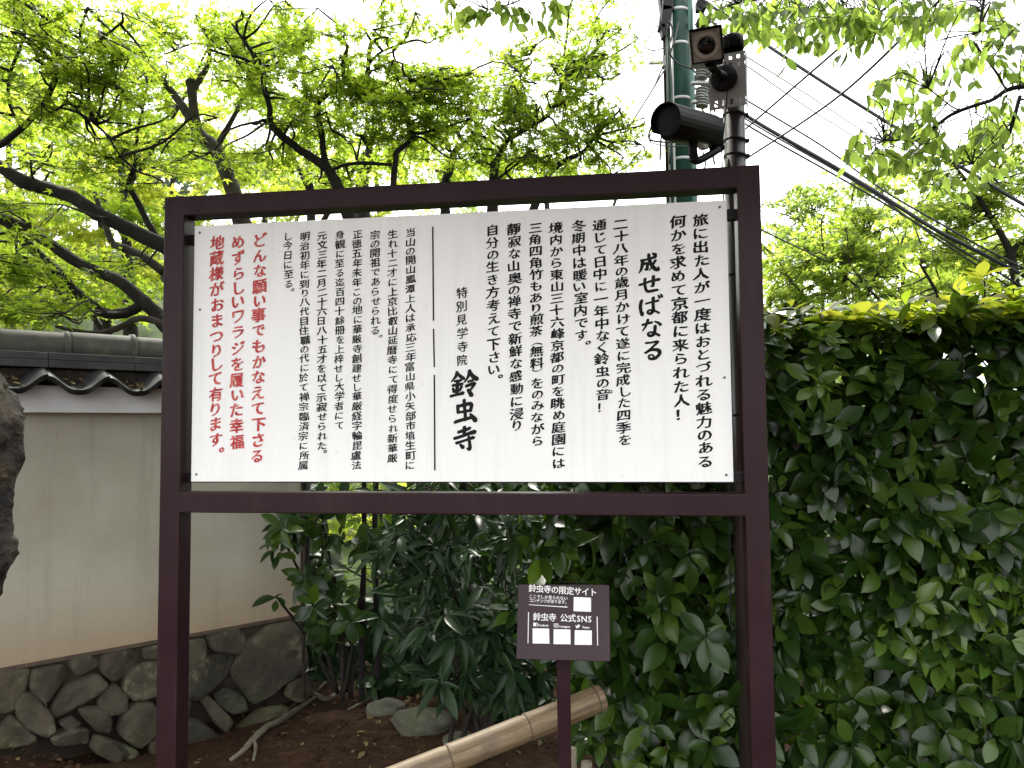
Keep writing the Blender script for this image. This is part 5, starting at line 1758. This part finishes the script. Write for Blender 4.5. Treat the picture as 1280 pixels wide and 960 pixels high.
shrub('evergreen_shrub', 'dark dense evergreen in the deep shade between the wall end and the drooping shrub',
      [(395, 690, 5.6, 26, 60, 10), (400, 800, 5.4, 60, 40, 14), (480, 800, 5.0, 50, 40, 16), (560, 700, 4.6, 60, 60, 14), (560, 800, 4.4, 70, 40, 16), (640, 760, 4.3, 60, 60, 16), (700, 660, 4.2, 80, 30, 12), (640, 870, 4.1, 60, 30, 12), (740, 800, 4.0, 50, 60, 12), (500, 850, 4.8, 50, 20, 8), (420, 800, 5.2, 70, 30, 20), (520, 780, 5.2, 80, 60, 24), (600, 830, 4.7, 80, 40, 20), (460, 820, 5.6, 90, 30, 18), (620, 680, 4.9, 70, 50, 16)],
      (at(560, 700, 5.0)[0], 5.0, 0), 'shrub_leaf', L_BROAD, 0.12, 8, 0.95, 0.4, 10, SG)


BG2 = 'leafy bushes further behind the signboard'
shrub('leafy_bush', 'sunlit leafy bush seen through the gap between the saplings under the board',
      [(480, 660, 8.0, 70, 50, 14), (430, 620, 8.2, 80, 40, 10), (530, 640, 8.0, 70, 50, 12), (470, 720, 7.6, 80, 40, 8)],
      (at(480, 700, 8.1)[0], 8.2, 0.0), 'garden_leaf', L_BROAD, 0.16, 8, 0.95, 0.3, 5, BG2)
shrub('leafy_bush', 'shaded leafy bush behind the middle of the board, seen just above the bottom rail',
      [(580, 620, 6.6, 90, 40, 22), (660, 620, 6.6, 90, 40, 22), (560, 700, 6.2, 90, 50, 22), (650, 720, 6.0, 100, 60, 22)],
      (at(620, 700, 6.6)[0], 6.7, 0.0), 'hedge_leaf', L_BROAD, 0.15, 8, 0.95, 0.3, 5, BG2)
shrub('leafy_bush', 'shaded leafy bush behind the right half of the board and the hedge',
      [(760, 620, 6.2, 110, 40, 26), (860, 620, 6.2, 110, 40, 24), (770, 720, 6.0, 110, 60, 24), (880, 730, 6.0, 100, 60, 20)],
      (at(800, 700, 6.4)[0], 6.4, 0.0), 'hedge_leaf', L_BROAD, 0.15, 8, 0.95, 0.3, 5, BG2)


# thin upright trunks in the gap
def thin_trunks():
    for (u, wd, Y, lab) in ((452, 7, 4.75, 'slim dark sapling trunk, left one of the pair in the bright gap under the board'), (471, 8, 4.75, 'slim dark sapling trunk, right one of the pair in the bright gap under the board'),
                            (522, 9, 4.7, 'dark sapling trunk at the right side of the bright gap under the board'), (377, 6, 5.0, 'thin pale-edged sapling trunk hard against the right end of the plaster wall')):
        b0 = at(u, 800, Y)
        o = empty('sapling', (b0[0], b0[1], 0), lab, 'sapling', 'saplings behind the signboard')
        tb = Tubes()
        p = [np.array([b0[0], b0[1], -0.05])]
        for h in (0.4, 0.9, 1.4, 1.9, 2.4):
            p.append(np.array([b0[0] + rng.normal() * 0.015 + 0.01 * h, b0[1] + rng.normal() * 0.02, h]))
        tb.add(catmull(p, 5), np.linspace(wd * .55, wd * .35, 26) * px(Y), 9, 0.05)
        tb.build('trunk', M['bark'], o)
        tw = Tubes(); lv = Leaves(L_BROAD)
        for _ in range(5):
            h = rng.uniform(1.5, 2.35)
            q = np.array([b0[0] + 0.01 * h, b0[1], h])
            e = q + np.array([rng.normal() * 0.3, rng.normal() * 0.2, rng.uniform(0.05, 0.3)])
            tw.add([q, (q + e) / 2 + [0, 0, .03], e], [0.006, 0.004, 0.002], 5)
            whorls(lv, [e, (q + e) / 2], [np.array([0, -.3, 1]), np.array([.2, -.3, 1])], 6, 0.10)
        tw.build('twigs', M['twig'], o)
        lv.build('foliage', M['hedge_leaf'], o)


thin_trunks()

# ------------------------------------------------------------------ weathered trunk at the left edge
def old_trunk():
    Y = 3.0
    rows_ = [(980, -70, 40), (900, -75, 45), (820, -70, 52), (760, -62, 56), (735, -58, 58), (712, -50, 62), (690, -44, 64), (670, -48, 63), (645, -52, 62), (610, -50, 64), (575, -46, 67), (545, -42, 68), (520, -44, 67), (500, -50, 66), (480, -56, 62), (465, -60, 58), (455, -66, 44), (448, -70, 20)]
    o = empty('weathered_trunk', (at(-60, 700, Y)[0], Y, 0), 'rough dark weathered trunk with knobbly outline cutting into the left photo edge', 'tree trunk')
    n = 40
    V = []
    for (v, uc, hw) in rows_: pass
    vv = np.array([r[0] for r in rows_][::-1], float); uu = np.array([r[1] for r in rows_][::-1], float); ww = np.array([r[2] for r in rows_][::-1], float)
    vs = np.linspace(448, 1120, 110)
    for v in vs:
        uc = np.interp(v, vv, uu) - 5; hw = np.interp(v, vv, ww)
        c = at(uc, v, Y)
        for k in range(n):
            a = 2 * math.pi * k / n
            r = hw * px(Y)
            k_ = 1 + 0.045 * math.sin(5 * a + v * 0.021) + 0.03 * math.sin(11 * a - v * 0.05 + 1) + 0.02 * rng.normal() + 0.03 * math.sin(v * 0.11 + 3 * a)
            V.append(c + np.array([math.cos(a) * r * k_, math.sin(a) * r * k_ * 0.8, 0.006 * rng.normal()]))
    k = np.arange(n); k2 = (k + 1) % n
    F = np.concatenate([np.stack([i * n + k, i * n + k2, (i + 1) * n + k2, (i + 1) * n + k], 1) for i in range(len(vs) - 1)])
    V.append(at(-70, 446, Y))
    cap = np.stack([np.full(n, len(V) - 1), k2, k], 1)
    link('bark', np_mesh('bark', np.array(V), [F, cap]), M['trunk_dark'], o, True)
    # moss on its top
    bm = bmesh.new()
    for _ in range(26):
        c = at(-8 - rng.uniform(0, 60), 462 + rng.uniform(-6, 14), Y - 0.12 - rng.uniform(0, .05))
        bmesh.ops.create_icosphere(bm, subdivisions=2, radius=rng.uniform(0.008, 0.018), matrix=Matrix.Translation(Vector(c)))
    for v in bm.verts: v.co += Vector(rng.normal(size=3) * 0.002)
    bm_obj('moss', bm, M['moss'], o, True)


old_trunk()

# ------------------------------------------------------------------ stones, roots and litter on the soil
def rock(u, v, wpx, hpx, label, m, z0=0.0, cat='stone', group=None, seed=0):
    p = soil_hit(u, v)
    Y = p[1]
    bm = bmesh.new()
    bmesh.ops.create_icosphere(bm, subdivisions=4, radius=1)
    rg = np.random.default_rng(seed)
    ph = rg.uniform(0, 6, 6)
    sx, sz2 = wpx * .5 * px(Y), hpx * .6 * px(Y)
    dirs = unit(rg.normal(size=(9, 3))); offs = rg.uniform(0.72, 0.95, 9)
    for q in bm.verts:
        c = np.array(q.co)
        for d, of in zip(dirs, offs):
            e = c @ d - of
            if e > 0: c = c - d * e * 0.85
        k = 1 + 0.05 * math.sin(3 * c[0] + ph[0]) * math.sin(4 * c[1] + ph[1]) + 0.03 * math.sin(9 * c[2] + ph[2] + 7 * c[0])
        q.co = Vector((p[0] + c[0] * k * sx, p[1] + c[1] * k * sx * 0.7, ground_z(p[0], p[1]) + z0 + c[2] * k * sz2 + sz2 * .25))
    o = bm_obj('stone', bm, m, None, True)
    tag(o, label, cat, group)


moss_stone = stone_mat('moss_stained_stone', [(.085, .085, .06), (.12, .115, .085), (.10, .10, .07)], (.17, .17, .11))
GS = 'stones on the soil under the signboard'
rock(528, 908, 84, 30, 'largest flat mossy stone on the soil, left of the bamboo pole', moss_stone, seed=1, group=GS)
rock(482, 890, 50, 22, 'flat mossy stone between the root and the largest stone', moss_stone, seed=2, group=GS)
rock(575, 930, 46, 20, 'half buried mossy stone touching the bamboo pole side of the largest stone', moss_stone, seed=3, group=GS)
rock(426, 838, 44, 40, 'pinkish grey block in the shade beyond the roots', stone_mat('pink_grey_stone', [(.20, .16, .14), (.24, .19, .17), (.22, .18, .15)], (.25, .22, .18)), seed=4, group=GS)
rock(392, 846, 26, 24, 'small pale rounded stone beside the wall base', stone_mat('pale_grey_stone', [(.18, .18, .16), (.2, .2, .18), (.22, .21, .19)], (.25, .24, .2)), seed=5, group=GS)


def root(paths, label):
    t = Tubes()
    for P in paths:
        W = []
        Q = []
        for (u, v, wd) in P:
            g = soil_hit(u, v)
            g[2] = float(ground_z(g[0], g[1])) + 0.016
            Q.append(g); W.append(wd * .5 * px(g[1]))
        C = catmull(Q, 6)
        t.add(C, np.interp(np.linspace(0, 1, len(C)), np.linspace(0, 1, len(W)), W), 9, 0.08)
    o = t.build('surface_root', M['root'])
    tag(o, label, 'root', 'roots on the soil under the signboard')


f = lambda x, y: (x / 2.6667, 680 + y / 2.6667)
root([[(*f(770, 730), 5), (*f(810, 700), 7), (*f(850, 655), 8), (*f(890, 615), 8), (*f(935, 590), 8), (*f(985, 560), 7), (*f(1050, 520), 5)], [(*f(845, 655), 4), (*f(852, 690), 4), (*f(845, 730), 3)], [(*f(935, 590), 3), (*f(960, 560), 3), (*f(985, 540), 2)]],
     'thick pale root running towards the viewer between the left post and the stones')
root([[(*f(930, 458), 4), (*f(985, 482), 5), (*f(1040, 505), 6), (*f(1090, 522), 6), (*f(1130, 495), 5), (*f(1150, 450), 4)], [(*f(1060, 495), 3), (*f(1090, 465), 4), (*f(1120, 445), 3)]],
     'forked bent root lying across the soil near the foot of the wall end')
root([[(*f(1160, 560), 3), (*f(1200, 540), 3), (*f(1260, 510), 3), (*f(1330, 490), 2)]], 'thin grey root beside the flat mossy stones')


def litter():
    lv = Leaves(L_BROAD)
    n = 900
    x = rng.uniform(-2.6, 2.2, n); y = rng.uniform(2.9, 5.2, n)
    z = ground_z(x, y) + 0.006
    A = rng.normal(size=(n, 3)); A[:, 2] *= 0.15
    N = np.array([0, 0, 1.0]) + rng.normal(size=(n, 3)) * 0.25
    lv.add(np.stack([x, y, z], 1), A, N, rng.uniform(0.015, 0.055, n))
    # leaves caught in the troughs of the coping tiles
    for k in range(-2, 7):
        s0 = s_ref + k * TW
        m_ = 26
        s = s0 + TW * np.clip(rng.normal(0.5, 0.10, m_), 0.3, 0.7); o_ = rng.uniform(0.08, 0.22, m_)
        z = z_eave + 0.004 + 0.075 * (0.24 - o_) / 0.22 + rng.uniform(0, .012, m_)
        P = np.array([wp(a, b_, c) for a, b_, c in zip(s, o_, z)])
        A = rng.normal(size=(m_, 3)); A[:, 2] *= 0.2
        lv.add(P, A, np.array([0, 0, 1.0]) + rng.normal(size=(m_, 3)) * 0.35, rng.uniform(0.02, 0.045, m_))
    o = lv.build('leaf_litter', M['litter'])
    tag(o, 'scattered brown fallen leaves on the soil and in the tile troughs', 'leaf litter', kind='stuff')


litter()


def soil_crumbs():
    n = 2600
    x = rng.uniform(-2.4, 1.6, n); y = rng.uniform(3.0, 4.9, n)
    r = rng.uniform(0.003, 0.013, n) * rng.uniform(0.5, 1, n)
    base = bmesh.new()
    bmesh.ops.create_icosphere(base, subdivisions=1, radius=1)
    tv = np.array([v.co[:] for v in base.verts]); tf = np.array([[v.index for v in f_.verts] for f_ in base.faces])
    base.free()
    P = np.stack([x, y, ground_z(x, y)], 1)
    V = P[:, None, :] + tv[None] * r[:, None, None] * rng.uniform(0.6, 1.3, (n, len(tv), 1))
    F = tf[None] + (np.arange(n) * len(tv))[:, None, None]
    o = link('soil_crumbs', np_mesh('soil_crumbs', V.reshape(-1, 3), [F.reshape(-1, 3)]), M['soil'])
    tag(o, 'loose crumbs and clods of brown soil under the signboard', 'soil', kind='stuff')


soil_crumbs()

bpy.data.objects.remove(_co)
